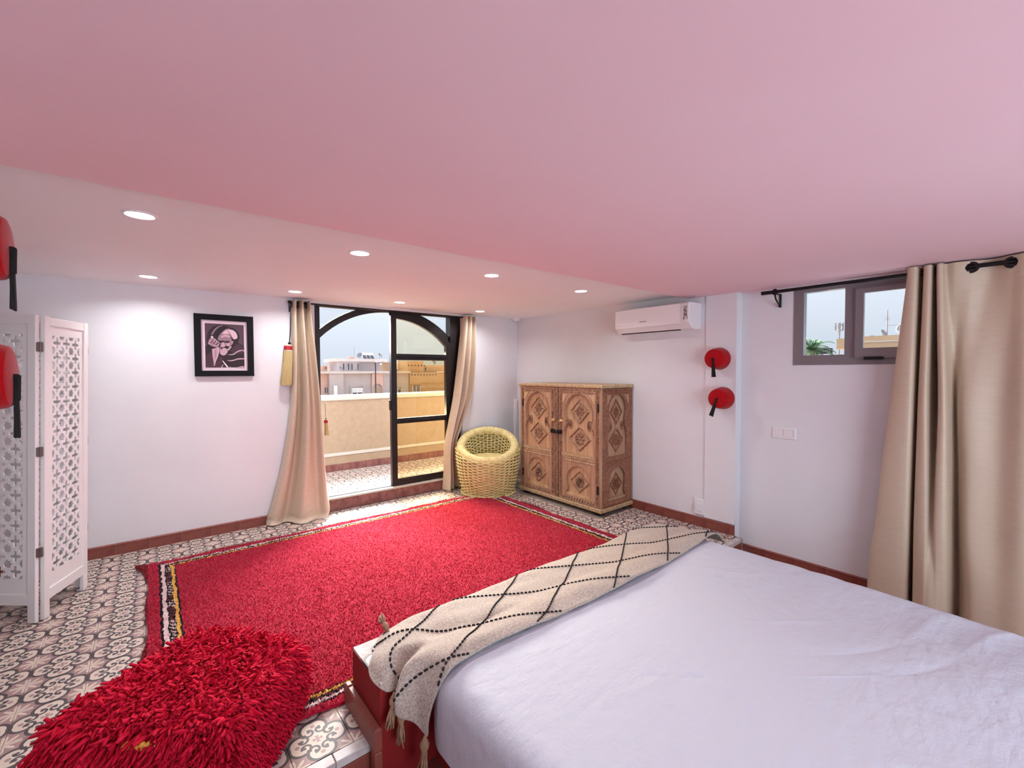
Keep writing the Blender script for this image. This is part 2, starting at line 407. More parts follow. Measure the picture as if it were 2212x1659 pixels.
# right wall: main stretch flush with the cabinet, recessed stretch with the window
mb = MB().box(0, .3, -2.79, 0, LZ, HC)
mb.box(.08, .3, -3.172, -2.79, LZ, HC).box(.08, .3, -3.945, -3.172, LZ, 1.403).box(.08, .3, -3.945, -3.172, 1.972, HC).box(.08, .3, -6.8, -3.945, LZ, HC)
wr = obj('wall_right', mb, 'wall', kind='structure', label='white plaster wall with the small window')
obj('pilaster', MB().bbox(-.012, .0005, -2.789, -2.534, .09, HS, .003), 'wall', wr)
obj('wall_left', MB().box(-5.75, -5.6, -6.8, .16, LZ, HC), 'wall', kind='structure', label='left wall beyond the folding screen')
obj('wall_left', MB().box(-4.9, -4.086, -3.0, -2.50, LZ, HS), 'wall', kind='structure', label='left wall pier that carries the two red fez hats')
mb = MB().box(-5.6, .3, -6.8, -6.6, LZ, .2).box(-5.6, .3, -6.8, -6.6, 1.8, HC).box(-5.6, -4.1, -6.8, -6.6, .2, 1.8).box(-1.1, .3, -6.8, -6.6, .2, 1.8).box(-4.1, -1.1, -6.8, -6.7, .2, 1.8)
obj('wall_front', mb, 'wall', kind='structure', label='wall behind the bed head with a niche for the added fill light')
# baseboards: terracotta tiles one by one
def skirt_mesh(L, h=.084, th=.012):
    # profile with a rounded top, length along X, front at -Y
    pr = [(0, 0), (-th, 0), (-th, h-.016), (-th-.003, h-.012), (-th-.003, h-.006), (-th*.6, h), (0, h)]
    mb = MB(); n = len(pr)
    vs = [(0.001, a, z) for a, z in pr]+[(L-.001, a, z) for a, z in pr]
    mb.add(vs, [tuple(range(n)), tuple(range(2*n-1, n-1, -1))]+[(i, n+i, n+(i+1) % n, (i+1) % n) for i in range(n)])
    return mb
def skirt(name, spans, rotz, place, z, label, h=.084):
    root = obj(name, MB().box(*spans), 'terracotta_gap', kind='structure', label=label)
    return root
bb = obj('baseboard_back', MB().box(-5.6, DX0, -.008, 0, 0, .080).box(DX1, 0, -.008, 0, 0, .080), 'terracotta_gap', kind='structure', label='terracotta tile baseboard along the back wall')
sk = skirt_mesh(.2).mesh('baseboard_tile'); sk.materials.append(MATS['terracotta'])
x = -3.934-.2*8
while x < -.01:
    L = .2
    if x+L <= DX0+.05 or x >= DX1-.02:
        me = sk
        if x+L > DX0 and x < DX0: me = skirt_mesh(DX0-x).mesh('baseboard_tile'); me.materials.append(MATS['terracotta'])
        if x+L > -.002: me = skirt_mesh(-.014-x).mesh('baseboard_tile'); me.materials.append(MATS['terracotta'])
        t = bpy.data.objects.new('baseboard_tile', me); COL.objects.link(t); t.parent = bb; t.location = (x, 0, 0)
    x += .2
br = obj('baseboard_right', MB().box(-.008, 0, -2.786, 0, 0, .080), 'terracotta_gap', kind='structure', label='terracotta tile baseboard along the right wall')
y = -2.3525+.2*11
while y > -2.78:
    L = min(.2, y+2.788)
    me = sk if L > .199 else skirt_mesh(L).mesh('baseboard_tile')
    if L <= .199: me.materials.append(MATS['terracotta'])
    t = bpy.data.objects.new('baseboard_tile', me); COL.objects.link(t); t.parent = br; t.location = (0, y if y < -.014 else -.014, 0); t.rotation_euler = (0, 0, -PI/2)
    y -= .2
bl = obj('baseboard_lower', MB().box(.072, .08, -6.6, -2.79, LZ, LZ+.080), 'terracotta_gap', kind='structure', label='terracotta tile baseboard at the lower floor level')
y = -2.80
while y > -4.9:
    t = bpy.data.objects.new('baseboard_tile', sk); COL.objects.link(t); t.parent = bl; t.location = (.08, y, LZ); t.rotation_euler = (0, 0, -PI/2)
    y -= .2
# threshold step of the terrace door: worn terracotta riser under a white sill
tr = obj('trim_1', MB().box(DX0, DX1, -.004, .16, DZ-.016, DZ), 'terrace_cap', kind='structure', label='white door sill above the terracotta riser')
x = -2.49; k = 0
while x < DX1-.01:
    L = min(.196+.012*math.sin(k*2.3), DX1-x)
    t = obj('riser_tile', MB().bbox(x+.002, x+L-.002, -.004+.002*math.sin(k*1.7), .014, .002, DZ-.018, .004), 'terracotta_worn', tr); x += L; k += 1
obj('riser_bed', MB().box(DX0, DX1, .002, .012, 0, DZ-.016), 'terracotta_gap', tr)
# terrace outside
tf = obj('terrace_floor', MB().box(-6, 6, .16, 1.5, -.2, DZ-.020), 'grout', kind='structure', label='patterned tile terrace floor outside the door')
for i in range(-3, 13):
    for j in range(6):
        t = bpy.data.objects.new('floor_tile', tile_me); COL.objects.link(t); t.parent = tf; t.location = (-2.42+.2*i+.1, .16+.2*j+.1, DZ-.012)
TZ = DZ-.012
pw = obj('parapet_wall', MB().box(-6, 6, 1.29, 1.55, TZ, 1.0), 'terrace_plaster', kind='structure', label='tan plaster terrace parapet with a pale cap')
obj('cap', MB().bbox(-6, 6, 1.265, 1.58, 1.0, 1.058, .008), 'terrace_cap', pw)
obj('ledge', MB().bbox(-6, 6, 1.25, 1.29, TZ, .30, .004), 'terrace_plaster', pw)
obj('ledge_band', MB().bbox(-6, 6, 1.24, 1.30, .30, .338, .006), 'terrace_cap', pw)
bt = obj('skirting', MB().box(-6, 6, 1.24, 1.25, TZ, TZ+.085), 'terracotta_gap', pw)
sk2 = MB().bbox(.002, .298, 1.230, 1.242, TZ, TZ+.088, .003).mesh('skirting_tile'); sk2.materials.append(MATS['terracotta_worn'])
for i in range(-8, 9):
    t = bpy.data.objects.new('skirting_tile', sk2); COL.objects.link(t); t.parent = bt; t.location = (-.95+.3*i, 0, 0)

# ================================================================ terrace door (iron frame, arched, sliding leaf with tinted panes)
door = thing('door_1', (-1.67, .08, DZ), 'dark iron arched terrace door with one sliding glazed leaf', 'door', kind='structure')
del door['category']
def arc(cx, cz, R, x0, x1, n=24): return [(x, cz+math.sqrt(max(0, R*R-(x-cx)**2))) for x in np.linspace(x0, x1, n)]
AX, AZ = -1.71, .983
obj('jamb', MB().bbox(DX0, -2.435, .05, .14, DZ, 2.012, .004), 'iron', door)
obj('jamb', MB().bbox(-.985, DX1, .04, .14, DZ, 2.012, .004), 'iron', door)
obj('head', MB().bbox(-2.435, -.985, .07, .13, 1.993, 2.012, .003), 'iron', door)
up_ = arc(AX, AZ, 1.072, -2.435, -.985); lo = arc(AX, AZ, 1.010, -2.435, -.985)
poly = [(x, min(z, 2.0)) for x, z in lo]+[(x, min(z, 2.0)) for x, z in reversed(up_)]
mb = MB(); n = 24
for i in range(n-1): mb.prism([(lo[i][0], lo[i][1]), (lo[i+1][0], lo[i+1][1]), (up_[i+1][0], min(up_[i+1][1], 1.995)), (up_[i][0], min(up_[i][1], 1.995))], 0, .05)
arch = obj('arch_band', mb, 'iron', door, M=BACK((0, .125, 0)))
for xs in ((-2.435, -1.98), (-1.44, -.985)):
    top = arc(AX, AZ, 1.06, xs[0], xs[1], 12)
    pl = [(x, min(z, 1.99)) for x, z in top]+[(xs[1], 1.994), (xs[0], 1.994)]
    me = fill(pl, [], .004); obj('spandrel_pane', me, 'glass_clear', door, M=BACK((0, .1, 0)))
obj('track', MB().bbox(-2.435, -.985, .06, .13, DZ, DZ+.008, .002), 'metal_grey', door)
# sliding leaf
LX0, LX1 = -1.722, -.985
R1 = .913; zc1 = 1.932-R1
inner = lambda a, b, n=14: arc(AX, zc1, R1, a, b, n)
Zt = lambda x: zc1+math.sqrt(R1*R1-(x-AX)**2)
ix0, ix1 = -1.660, -1.05
h1 = [(ix0, 1.555), (ix1, 1.555)]+list(reversed(inner(ix0, ix1)))
h2 = rect(ix0, ix1, .858, 1.487); h3 = rect(ix0, ix1, .205, .80)
outer = [(LX0, DZ+.01), (LX1, DZ+.01)]+list(reversed(arc(AX, AZ+.003, 1.008, LX0, LX1, 16)))
leaf = obj('leaf', fill(outer, [h1, h2, h3], .045), 'iron', door, M=BACK((0, .075, 0)))
for hp, mm in ((h1, 'glass_top'), (h2, 'glass_amber'), (h3, 'glass_amber')):
    obj('pane', fill(hp, [], .005), mm, leaf, M=BACK((0, .055, 0)))
obj('pull', MB().bbox(-1.735, -1.722, .04, .07, .95, 1.06, .004), 'iron', leaf)
for z0 in (.83, 1.52, .185):
    obj('bead', MB().bbox(ix0-.005, ix1+.005, .024, .031, z0-.008, z0+.004, .002), 'rod_black', leaf)

# ================================================================ small window in the recessed right wall
wy = lambda y: y
win = thing('window_1', (.14, -3.56, 1.403), 'taupe aluminium two-sash window high on the right wall', 'window', kind='structure'); del win['category']
W0 = -3.172
me = fill(rect(0, .773, 0, .569), [rect(.066, .318, .072, .538), rect(.405, .72, .08, .52)], .06)
wf = obj('window_frame', me, 'alu_taupe', win, M=RIGHT((.135, W0, 1.403)))
me = fill(rect(.0, .365, 0, .475), [rect(.046, .319, .068, .442)], .03)
sash = obj('sash', me, 'alu_taupe', win, M=RIGHT((.08, W0-.382, 1.447)))
obj('handle', MB().bbox(.055, .155, -.012, .008, .018, .040, .004), 'rod_black', sash, M=RIGHT((.068, W0-.382, 1.447)))
obj('pane', MB().box(.06, .325, .066, .545, .02, .025), 'glass_clear', win, M=RIGHT((.135, W0, 1.403)))
obj('pane', MB().box(.04, .325, .06, .45, .01, .015), 'glass_clear', win, M=RIGHT((.08, W0-.382, 1.447)))
obj('sill_gasket', MB().box(0, .30, .0, .006, .0, .004), 'dark_print', win, M=RIGHT((.075, W0-.382, 1.45)))

# ================================================================ large furniture
# --- red low wall with a tiled top at the foot of the bed
lw = thing('masonry_bench', (-2.0, -2.75, 0), 'low red plaster bench with patterned tile top at the bed foot', 'bench')
BX0, BX1, BY0, BY1, BZ = -3.085, -.92, -2.90, -2.622, .238
obj('body', MB().box(BX0, BX1, BY0, BY1, LZ, BZ-.012), 'red_plaster', lw)
bt2 = MB().bbox(-.0990, .0990, -.1370, .1370, -.012, 0, .0012).mesh('top_tile'); bt2.materials.append(MATS['cement_tile'])
for i in range(11):
    x0 = BX0+.2*i
    if x0+.2 > BX1+.02: break
    t = bpy.data.objects.new('top_tile', bt2); COL.objects.link(t); t.parent = lw; t.matrix_parent_inverse = Matrix.Translation(-lw.location); t.location = (x0+.1, (BY0+BY1)/2, BZ)
    t.matrix_parent_inverse = Matrix.Translation(-Vector(lw.location))
for y0, y1 in ((-2.63, BY1+.028), (-2.915, -2.632)):
    obj('skirting_tile', MB().bbox(BX0-.028, BX0, y0, y1, .001, .088, .006), 'terracotta', lw)
obj('skirting_tile', MB().bbox(BX0-.028, BX0, -2.915, -2.88, LZ, .001, .004), 'terracotta', lw)
# --- bed: red masonry base, mattress under a white sheet
bed = thing('bed', (-1.92, -3.95, LZ), 'wide low bed with a rumpled white sheet', 'bed')
obj('bed_base', MB().box(-2.86, -.98, -4.9, -2.905, LZ, .03), 'red_plaster', bed)
def mattress():
    hx, hy, R, zt, zb = 1.005, 1.0, .085, .292, .0
    cx, cyy = -1.925, -3.915
    na = 520; rings = []
    def outline(hx, hy, r):
        pts = []; per = []
        seg = [(hx-r, hy-r, 0), (-hx+r, hy-r, PI/2), (-hx+r, -hy+r, PI), (hx-r, -hy+r, 3*PI/2)]
        for (a, b_, t0) in seg:
            for t in np.linspace(t0, t0+PI/2, 14): pts.append((a+r*math.cos(t), b_+r*math.sin(t)))
        pts = np.array(pts+[pts[0]]); d = np.r_[0, np.cumsum(np.hypot(*np.diff(pts, axis=0).T))]
        u = np.linspace(0, d[-1], na, endpoint=False)
        return np.stack([np.interp(u, d, pts[:, 0]), np.interp(u, d, pts[:, 1])], 1)
    O = outline(hx, hy, .14); In = outline(hx-R, hy-R, .10)
    prof = [(1.0, zb), (1.02, zb+.05), (1.035, zb+.12), (1.02, zt-R)]
    for t in np.linspace(0, PI/2, 8)[1:]: prof.append((math.cos(t), zt-R+R*math.sin(t)))
    P = []
    for k, z in prof: P.append(np.c_[In+(O-In)*k, np.full(na, z)])
    for s in np.linspace(.985, 0.0, 150): P.append(np.c_[In*s, np.full(na, zt)])
    P = np.array(P)
    X, Y, Z = P[..., 0], P[..., 1], P[..., 2]
    top = np.clip((Z-zt+.05)/.05, 0, 1)
    # soft body: a broad crown, creases gathered toward the far right corner
    Z += top*(.012*np.cos(X*1.3)*np.cos(Y*1.2)-.008)
    cre = np.exp(-((X-.85)**2/.5+(Y+.35)**2/.9))
    ph = 26*(Y+.55*X)+3*np.sin(5*X)+2*np.sin(9*Y+4*X)
    Z += top*cre*.011*np.abs(np.sin(ph*.5))**.6*np.sin(7*X+3*Y)
    w1 = np.exp(-12*np.abs(np.sin(3.3*X+4.2*Y+1.2*np.sin(2.3*X)+.9*np.sin(3.7*Y))))*np.sin(4.1*X-3.3*Y+1)
    w2 = np.exp(-14*np.abs(np.sin(-2.1*X+5.6*Y+1.4*np.sin(2.9*X+1)+.7*np.sin(5*Y))))*np.sin(3.7*X+2.9*Y+2)
    mk = .5+.5*np.sin(2.3*X+1.1)*np.sin(2.9*Y+.4)
    Z += top*(.0045*w1+.0035*w2)*mk
    P[..., 0] += cx; P[..., 1] += cyy
    return MB().grid(np.swapaxes(P, 0, 1), wrap=True)
mt = obj('mattress', mattress(), 'sheet', bed, smooth=True)
# --- blanket over the foot of the bed
ROWS = [(-2.590, .150), (-2.598, .246), (-2.70, .266), (-2.82, .272), (-2.87, .279), (-2.93, .296), (-3.00, .309), (-3.072, .306)]
ctrl = []
for i, x in enumerate([-.800, -.845, -.93, -1.15, -1.45, -1.75, -2.05, -2.35, -2.60, -2.78]):
    col = []
    for j, (y, z) in enumerate(ROWS):
        dz = -.070 if i == 0 else (-.016 if i == 1 else 0)
        wv = .006*math.sin(2.2*i+1.3*j)+.004*math.sin(1.1*i*j)
        if j == 0: wv = 0
        yy = y+(.020*math.sin(i*.9) if j == len(ROWS)-1 else 0)
        if i < 2: yy += (.03 if j < 3 else 0)*(-1)
        col.append((x, yy, z+dz+(wv if i > 1 else 0)))
    ctrl.append(col)
ctrl.append([(-2.88, -2.600, .200), (-2.88, -2.615, .252), (-2.89, -2.70, .272), (-2.89, -2.82, .280), (-2.885, -2.865, .281), (-2.89, -2.925, .302), (-2.895, -3.00, .305), (-2.885, -3.066, .296)])
ctrl.append([(-2.94, -2.630, .252), (-2.95, -2.645, .256), (-2.98, -2.73, .272), (-2.985, -2.82, .280), (-2.945, -2.862, .250), (-2.990, -2.930, .280), (-2.962, -2.985, .245), (-2.940, -3.050, .215)])
ctrl.append([(-2.98, -2.665, .254), (-3.00, -2.685, .262), (-3.055, -2.79, .268), (-3.052, -2.875, .258), (-2.985, -2.902, .215), (-3.048, -2.960, .220), (-2.985, -2.985, .165), (-2.962, -3.035, .130)])
ctrl.append([(-3.00, -2.69, .250), (-3.035, -2.73, .256), (-3.098, -2.835, .244), (-3.070, -2.915, .212), (-2.998, -2.912, .185), (-3.055, -2.965, .158), (-2.992, -2.988, .105), (-2.962, -3.025, .062)])
G = crom(crom(np.array(ctrl), 150, 0), 70, 1)
G[..., 2] += .0025*np.sin(G[..., 0]*21+G[..., 1]*37)*np.sin(G[..., 0]*9-G[..., 1]*15)
bk = thing('blanket', (-1.9, -2.85, .25), 'beige wool throw with black diamond stitching across the bed foot', 'blanket')
cl = obj('cloth', MB().grid(G), 'blanket', bk, smooth=True); solid(cl, .010, 0)
# arc-length parametrisation so that the stitching follows the cloth
S_ = np.cumsum(np.r_[0, np.linalg.norm(np.diff(G[:, 35], axis=0), axis=1)]); T_ = np.cumsum(np.r_[0, np.linalg.norm(np.diff(G[60], axis=0), axis=1)])
x_mid = G[:, 35, 0]; s_of_x = lambda x: float(np.interp(-x, -x_mid, S_))
def cloth_at(s, t):
    u = np.interp(s, S_, np.arange(150)); v = np.interp(t, T_, np.arange(70)); i = min(int(u), 148); j = min(int(v), 68); a, b_ = u-i, v-j
    p = (G[i, j]*(1-a)*(1-b_)+G[i+1, j]*a*(1-b_)+G[i, j+1]*(1-a)*b_+G[i+1, j+1]*a*b_)
    du = G[i+1, j]-G[i, j]; dv = G[i, j+1]-G[i, j]; n_ = np.cross(du, dv); n_ = n_/(np.linalg.norm(n_)+1e-9)
    if n_[2] < 0 and abs(n_[2]) > .2: n_ = -n_
    return Vector(p), Vector(n_)
t_of_y = lambda y: float(np.interp(-y, -G[60, :, 1], T_))
tA = t_of_y(-2.89); sA = s_of_x(-1.178); per = .4835; slope = .155/(per/2)
for fam in (1, -1):
    for k in range(-4, 8):
        mb = MB(); s = 0; cnt = 0
        while s < S_[-1]:
            t = tA+fam*slope*(s-sA-k*per)
            if .01 < t < T_[-1]-.004:
                p0, n0 = cloth_at(s, t); ds = .0115; p1, _ = cloth_at(min(s+ds, S_[-1]), np.clip(t+fam*slope*ds, 0, T_[-1]))
                d = p1-p0
                if d.length > .004:
                    sg = 1 if n0.dot(Vector((-3.7, -4.4, 1.4))-p0) > 0 else -1
                    o_ = n0*sg*.0065
                    mb.tube([p0+o_*.75, p0+d*.2+o_*1.15, p0+d*.8+o_*1.15, p1+o_*.75], [.0018, .0042, .0042, .0018], 6); cnt += 1
            s += .0165
        if cnt > 3: obj('stitch_row', mb, 'stitch_black', bk, smooth=True, label='black running stitches in a diagonal line')
def tassel(parent, p, d, L=.10, hd=.020, name='tassel', m1='blanket_tassel', m2='blanket_tassel', seed=0):
    r = random.Random(seed); d = Vector(d).normalized(); p = Vector(p)
    a = d.orthogonal().normalized(); q = d.cross(a)
    mb = MB(); c = p+d*hd*1.4
    mb.tube([p-d*.006, p, c-d*hd*.9, c-d*hd*.3, c+d*hd*.5, c+d*hd*1.1, c+d*hd*1.35], [.004, .005, .010, hd*.85, hd*.8, hd*.5, hd*.55], 10)
    t = obj(name, mb, m1, parent, smooth=True)
    mb = MB(); e = c+d*hd*1.2
    for i in range(20):
        an = r.uniform(0, 2*PI); ro = r.uniform(.2, 1)*hd*.5; fl = r.uniform(.6, 1.7)
        v0 = e+(a*math.cos(an)+q*math.sin(an))*ro; v2 = e+(a*math.cos(an)+q*math.sin(an))*ro*2*fl+d*(L-hd*2.5)*r.uniform(.8, 1.05)
        v1 = (v0+v2)/2+(a*r.uniform(-1, 1)+q*r.uniform(-1, 1))*.005
        mb.tube([v0, v1, v2], [.0032, .0036, .0022], 5)
    obj('fringe', mb, m2, t, smooth=True)
tassel(bk, (-3.052, -2.945, .212), (-.12, -.02, -1), .115, .017, seed=1)
tassel(bk, (-3.030, -2.955, .150), (-.02, -.05, -1), .120, .018, seed=2)
tassel(bk, (-2.970, -3.020, .062), (-.10, -.05, -1), .130, .020, seed=3)
tassel(bk, (-2.945, -2.650, .268), (-.02, .60, .22), .080, .016, seed=4)

# --- carved cabinet
cab = thing('cabinet', (-.25, -1.215, 0), 'carved wooden two-door cabinet standing against the right wall', 'cabinet')
CX0, CX1, CY0, CY1 = -.490, -.012, -.640, -1.790         # front plane x, back, left end, right end (y)
FZ0, FZ1 = .072, 1.200
obj('body', MB().box(CX0+.030, CX1, CY1+.032, CY0-.004, FZ0, FZ1), 'dark_gap', cab)
obj('top_board', MB().bbox(CX0-.014, CX1+.004, CY1-.014, CY0+.014, FZ1, 1.232, .006), 'wood_edge', cab)
obj('base_board', MB().bbox(CX0-.014, CX1+.004, CY1-.014, CY0+.014, .034, FZ0, .006), 'wood_edge', cab)
for yy in (CY0-.06, CY1+.06):
    for xx in (CX0+.05, CX1-.06): obj('foot', MB().bbox(xx-.03, xx+.03, yy-.03, yy+.03, 0, .034, .003), 'dark_gap', cab)
def horseshoe(cx, zb, zt, w, neck, head, zs):
    """keyhole arch outline: straight base of half width w, pinched shoulder, round head of half width `head`"""
    zc = zt-head*1.12; pts = [(cx-w, zb), (cx+w, zb)]
    R_ = [(w, zs-.045), (w*.965, zs-.040), (w*.965, zs-.018), (w*.90, zs-.012), (w*.90, zs+.010), (neck*1.04, zs+.018), (neck, zs+.05), (neck*1.02, zs+.085)]
    if head > 0:
        a0 = -.55
        for a in np.linspace(a0, PI/2, 14): R_.append((head*math.cos(a)*(1.0), zc+head*1.12*math.sin(a)))
    R_ = [q for q in R_ if q[1] <= zt+1e-6]
    pts += [(cx+a, z) for a, z in R_]; pts += [(cx-a, z) for a, z in reversed(R_[:-1])]
    return pts
def lowarch(cx, zb, zt, w):
    zc = zt-w*.92; R_ = [(w*1.10, zb), (w*1.05, zb+.03), (w*.93, zb+.05), (w*.90, zb+.075)]
    for a in np.linspace(-.35, PI/2, 14): R_.append((w*math.cos(a), zc+w*.92*math.sin(a)))
    return [(cx-w*1.10, zb), (cx+w*1.10, zb)]+[(cx+a, z) for a, z in R_[1:]]+[(cx-a, z) for a, z in reversed(R_[1:-1])]
def pyramids(mb, x0, x1, y0, y1, nx, ny, h, z=0, skew=False):
    for i in range(nx):
        for j in range(ny):
            a0 = x0+(x1-x0)*i/nx; a1 = x0+(x1-x0)*(i+1)/nx; b0 = y0+(y1-y0)*j/ny; b1 = y0+(y1-y0)*(j+1)/ny
            ca, cb = (a0+a1)/2, (b0+b1)/2
            if skew:
                mb.add([(a0, b0, z), (ca, b0, z), (a1, b1, z), (ca, b1, z), ((a0+ca)/2*.5+(a1+ca)/2*.5, cb, z+h)], [(0, 1, 4), (1, 2, 4), (2, 3, 4), (3, 0, 4)])
            else:
                mb.add([(ca, b0, z), (a1, cb, z), (ca, b1, z), (a0, cb, z), (ca, cb, z+h)], [(0, 1, 4), (1, 2, 4), (2, 3, 4), (3, 0, 4)])
def ring(mb, cx, cz, hx, hz, t, z0, h):
    o_ = [(cx, cz-hz), (cx+hx, cz), (cx, cz+hz), (cx-hx, cz)]; k = 1-t/min(hx, hz); i_ = [(cx+(a-cx)*k, cz+(b_-cz)*k) for a, b_ in o_]
    km = 1-t/min(hx, hz)/2; m_ = [(cx+(a-cx)*km, cz+(b_-cz)*km) for a, b_ in o_]
    vs = [(a, b_, z0) for a, b_ in o_]+[(a, b_, z0+h) for a, b_ in m_]+[(a, b_, z0) for a, b_ in i_]
    fs = []
    for q in range(4):
        n_ = (q+1) % 4; fs += [(q, n_, 4+n_, 4+q), (4+q, 4+n_, 8+n_, 8+q)]
    mb.add(vs, fs)
    # notches along the ring
    for q in range(4):
        A, B = o_[q], o_[(q+1) % 4]
        for s in range(1, 8):
            f = s/8; px = (A[0]*(1-f)+B[0]*f-cx)*km+cx; pz = (A[1]*(1-f)+B[1]*f-cz)*km+cz
            mb.add([(px-.006, pz, z0), (px, pz-.006, z0), (px+.006, pz, z0), (px, pz+.006, z0), (px, pz, z0+h*1.6)], [(0, 1, 4), (1, 2, 4), (2, 3, 4), (3, 0, 4)])
def rosette(mb, cx, cz, r, n, z0, h, diamond=None):
    for k in range(n):
        a = 2*PI*k/n; c_, s_ = math.cos(a), math.sin(a); rr = r
        if diamond: rr = r/(abs(c_)+abs(s_)/diamond)
        w_ = rr*math.sin(PI/n)*.62
        p = lambda u, v_: (cx+c_*u-s_*v_, cz+s_*u+c_*v_)
        q = [p(rr*.12, 0), p(rr*.62, w_), p(rr, 0), p(rr*.62, -w_)]
        mb.add([(a_, b_, z0) for a_, b_ in q]+[(*p(rr*.6, 0), z0+h)], [(0, 1, 4), (1, 2, 4), (2, 3, 4), (3, 0, 4)])
    mb.ell((cx, cz, z0), r*.13, r*.13, h, 8, 6)
def carved_face(parent, M, x0, x1, wide, mat_frame, mat_panel, mat_carve, z0=FZ0, z1=FZ1, side=False):
    """framed carved face between x0 and x1 (local), keyhole panel above, small arch below"""
    cx = (x0+x1)/2; hw = (x1-x0)/2
    st = .055 if not side else .06
    w = hw-st*1.35
    zs = .800
    up_o = horseshoe(cx, .545, 1.135, w, w*.80, w*.92, zs); lo_o = lowarch(cx, .125, .432, w*.84)
    plate = obj('face_frame' if side else 'door', fill(rect(x0, x1, z0+.004, z1-.004), [up_o, lo_o], .020), mat_frame, parent, M=M)
    obj('panel', MB().box(x0+.02, x1-.02, .11, 1.15, -.012, -.004), mat_panel, plate, M=M)
    # edge rope around the keyhole
    mb = MB()
    rp = [(a, b_, .020) for a, b_ in up_o[2:]]
    P_ = crom(np.array(rp), 70, 0)
    for i in range(69):
        a, b_ = P_[i], P_[i+1]; d = (b_-a); n_ = np.array([d[1], -d[0], 0]); n_ = n_/(np.linalg.norm(n_)+1e-9)*.013
        c_ = (a+b_)/2+n_*.5
        mb.add([tuple(a), tuple(b_), tuple(b_+n_), tuple(a+n_), (c_[0], c_[1], .0265)], [(0, 1, 4), (1, 2, 4), (2, 3, 4), (3, 0, 4)])
    obj('arch_moulding', mb, mat_carve, plate, M=M)
    for a0, a1 in ((x0+.008, x0+st-.008), (x1-st+.008, x1-.008)):
        mb = MB(); mb.box(a0, a1, z0+.02, z1-.02, .0195, .0205); pyramids(mb, a0, a1, z0+.02, z1-.02, 2, 52, .009, .020, True)
        obj('carved_stile', mb, mat_carve, plate, M=M)
    mb = MB(); pyramids(mb, x0+st, x1-st, z1-.055, z1-.012, 16, 2, .010, .020)
    obj('carved_rail', mb, mat_carve, plate, M=M)
    mb = MB(); pyramids(mb, x0+st, x1-st, .462, .515, 14, 2, .012, .020)
    mb.box(x0+st*.9, x1-st*.9, .520, .540, .018, .028)
    obj('carved_rail', mb, 'wood_edge' if not side else mat_carve, plate, M=M)
    mb = MB(); pyramids(mb, x0+st, x1-st, z0+.012, .118, 12, 1, .011, .020, True)
    obj('carved_rail', mb, mat_carve, plate, M=M)
    # spandrel triangles above the arch
    for sg in (-1, 1):
        mb = MB()
        a = cx+sg*(hw-st); t3 = [(a, 1.135), (a-sg*.075, 1.135), (a, 1.04)]
        if sg > 0: t3 = t3[::-1]
        mb.prism(t3, .018, .025)
        obj('spandrel', mb, mat_panel, plate, M=M)
    # diamonds and rosettes in the keyhole panel
    hx = w*.66
    mb = MB()
    ring(mb, cx, .968, hx, .130, .026, -.004, .014); rosette(mb, cx, .968, hx*.66, 12, -.004, .016, 1.15)
    obj('diamond_carving', mb, mat_carve, plate, M=M)
    mb = MB()
    ring(mb, cx, .698, hx*1.15, .128, .026, -.004, .014); rosette(mb, cx, .698, hx*.6, 8, -.004, .016)
    for r_ in (.03, .045, .058):
        mb.tube([(cx+r_*math.cos(t), .698+r_*math.sin(t)*.95, -.001) for t in np.linspace(0, 2*PI, 20, endpoint=False)], .0036, 5, closed=True)
    obj('diamond_carving', mb, mat_carve, plate, M=M)
    for sg in (-1, 1):
        mb = MB()
        for r_ in (.022, .036):
            mb.tube([(cx+sg*w*.62+r_*.6*math.cos(t), .832+r_*1.3*math.sin(t), -.001) for t in np.linspace(0, 2*PI, 16, endpoint=False)], .003, 5, closed=True)
        rosette(mb, cx+sg*w*.62, .832, .020, 6, -.004, .014)
        obj('leaf_carving', mb, mat_carve, plate, M=M)
    mb = MB(); zc = .275
    ring(mb, cx, zc, w*.66, .112, .018, -.004, .012); rosette(mb, cx, zc, .066, 14, -.002, .020)
    obj('lower_rosette', mb, mat_carve, plate, M=M)
    mb = MB().box(cx-w*.9, cx+w*.9, .126, .150, -.004, .014)
    obj('lower_step', mb, mat_panel, plate, M=M)
    return plate
Mf = RIGHT((CX0+.020, 0, 0))                       # local x = -y
dl = carved_face(cab, Mf, .655, 1.185, 1, 'wood', 'wood_panel', 'wood_carved')
dr = carved_face(cab, Mf, 1.245, 1.775, 1, 'wood', 'wood_panel', 'wood_carved')
mb = MB().box(1.197, 1.233, FZ0+.004, FZ1-.004, 0, .024); pyramids(mb, 1.201, 1.229, FZ0+.02, FZ1-.02, 2, 48, .005, .024, True)
obj('astragal', mb, 'wood_carved', cab, M=Mf)
obj('end_stile', MB().box(.640, .652, FZ0, FZ1, 0, .020), 'wood', cab, M=Mf); obj('end_stile', MB().box(1.778, 1.790, FZ0, FZ1, 0, .020), 'wood', cab, M=Mf)
for d_, xs in ((dl, .690), (dr, 1.758)):
    for z0_ in (.978, .205): obj('hinge_slot', MB().bbox(xs-.007, xs+.007, z0_, z0_+.078, .016, .030, .002), 'black_iron', d_, M=Mf)
for d_, xs in ((dl, 1.165), (dr, 1.277)):
    obj('knob', MB().lathe([(.020, .016), (.022, .022), (.016, .026), (.012, .034), (.017, .040), (.012, .047), (0, .048)], 16), 'brass', d_, M=Mf @ Matrix.Translation((xs, .858, 0)), smooth='auto')
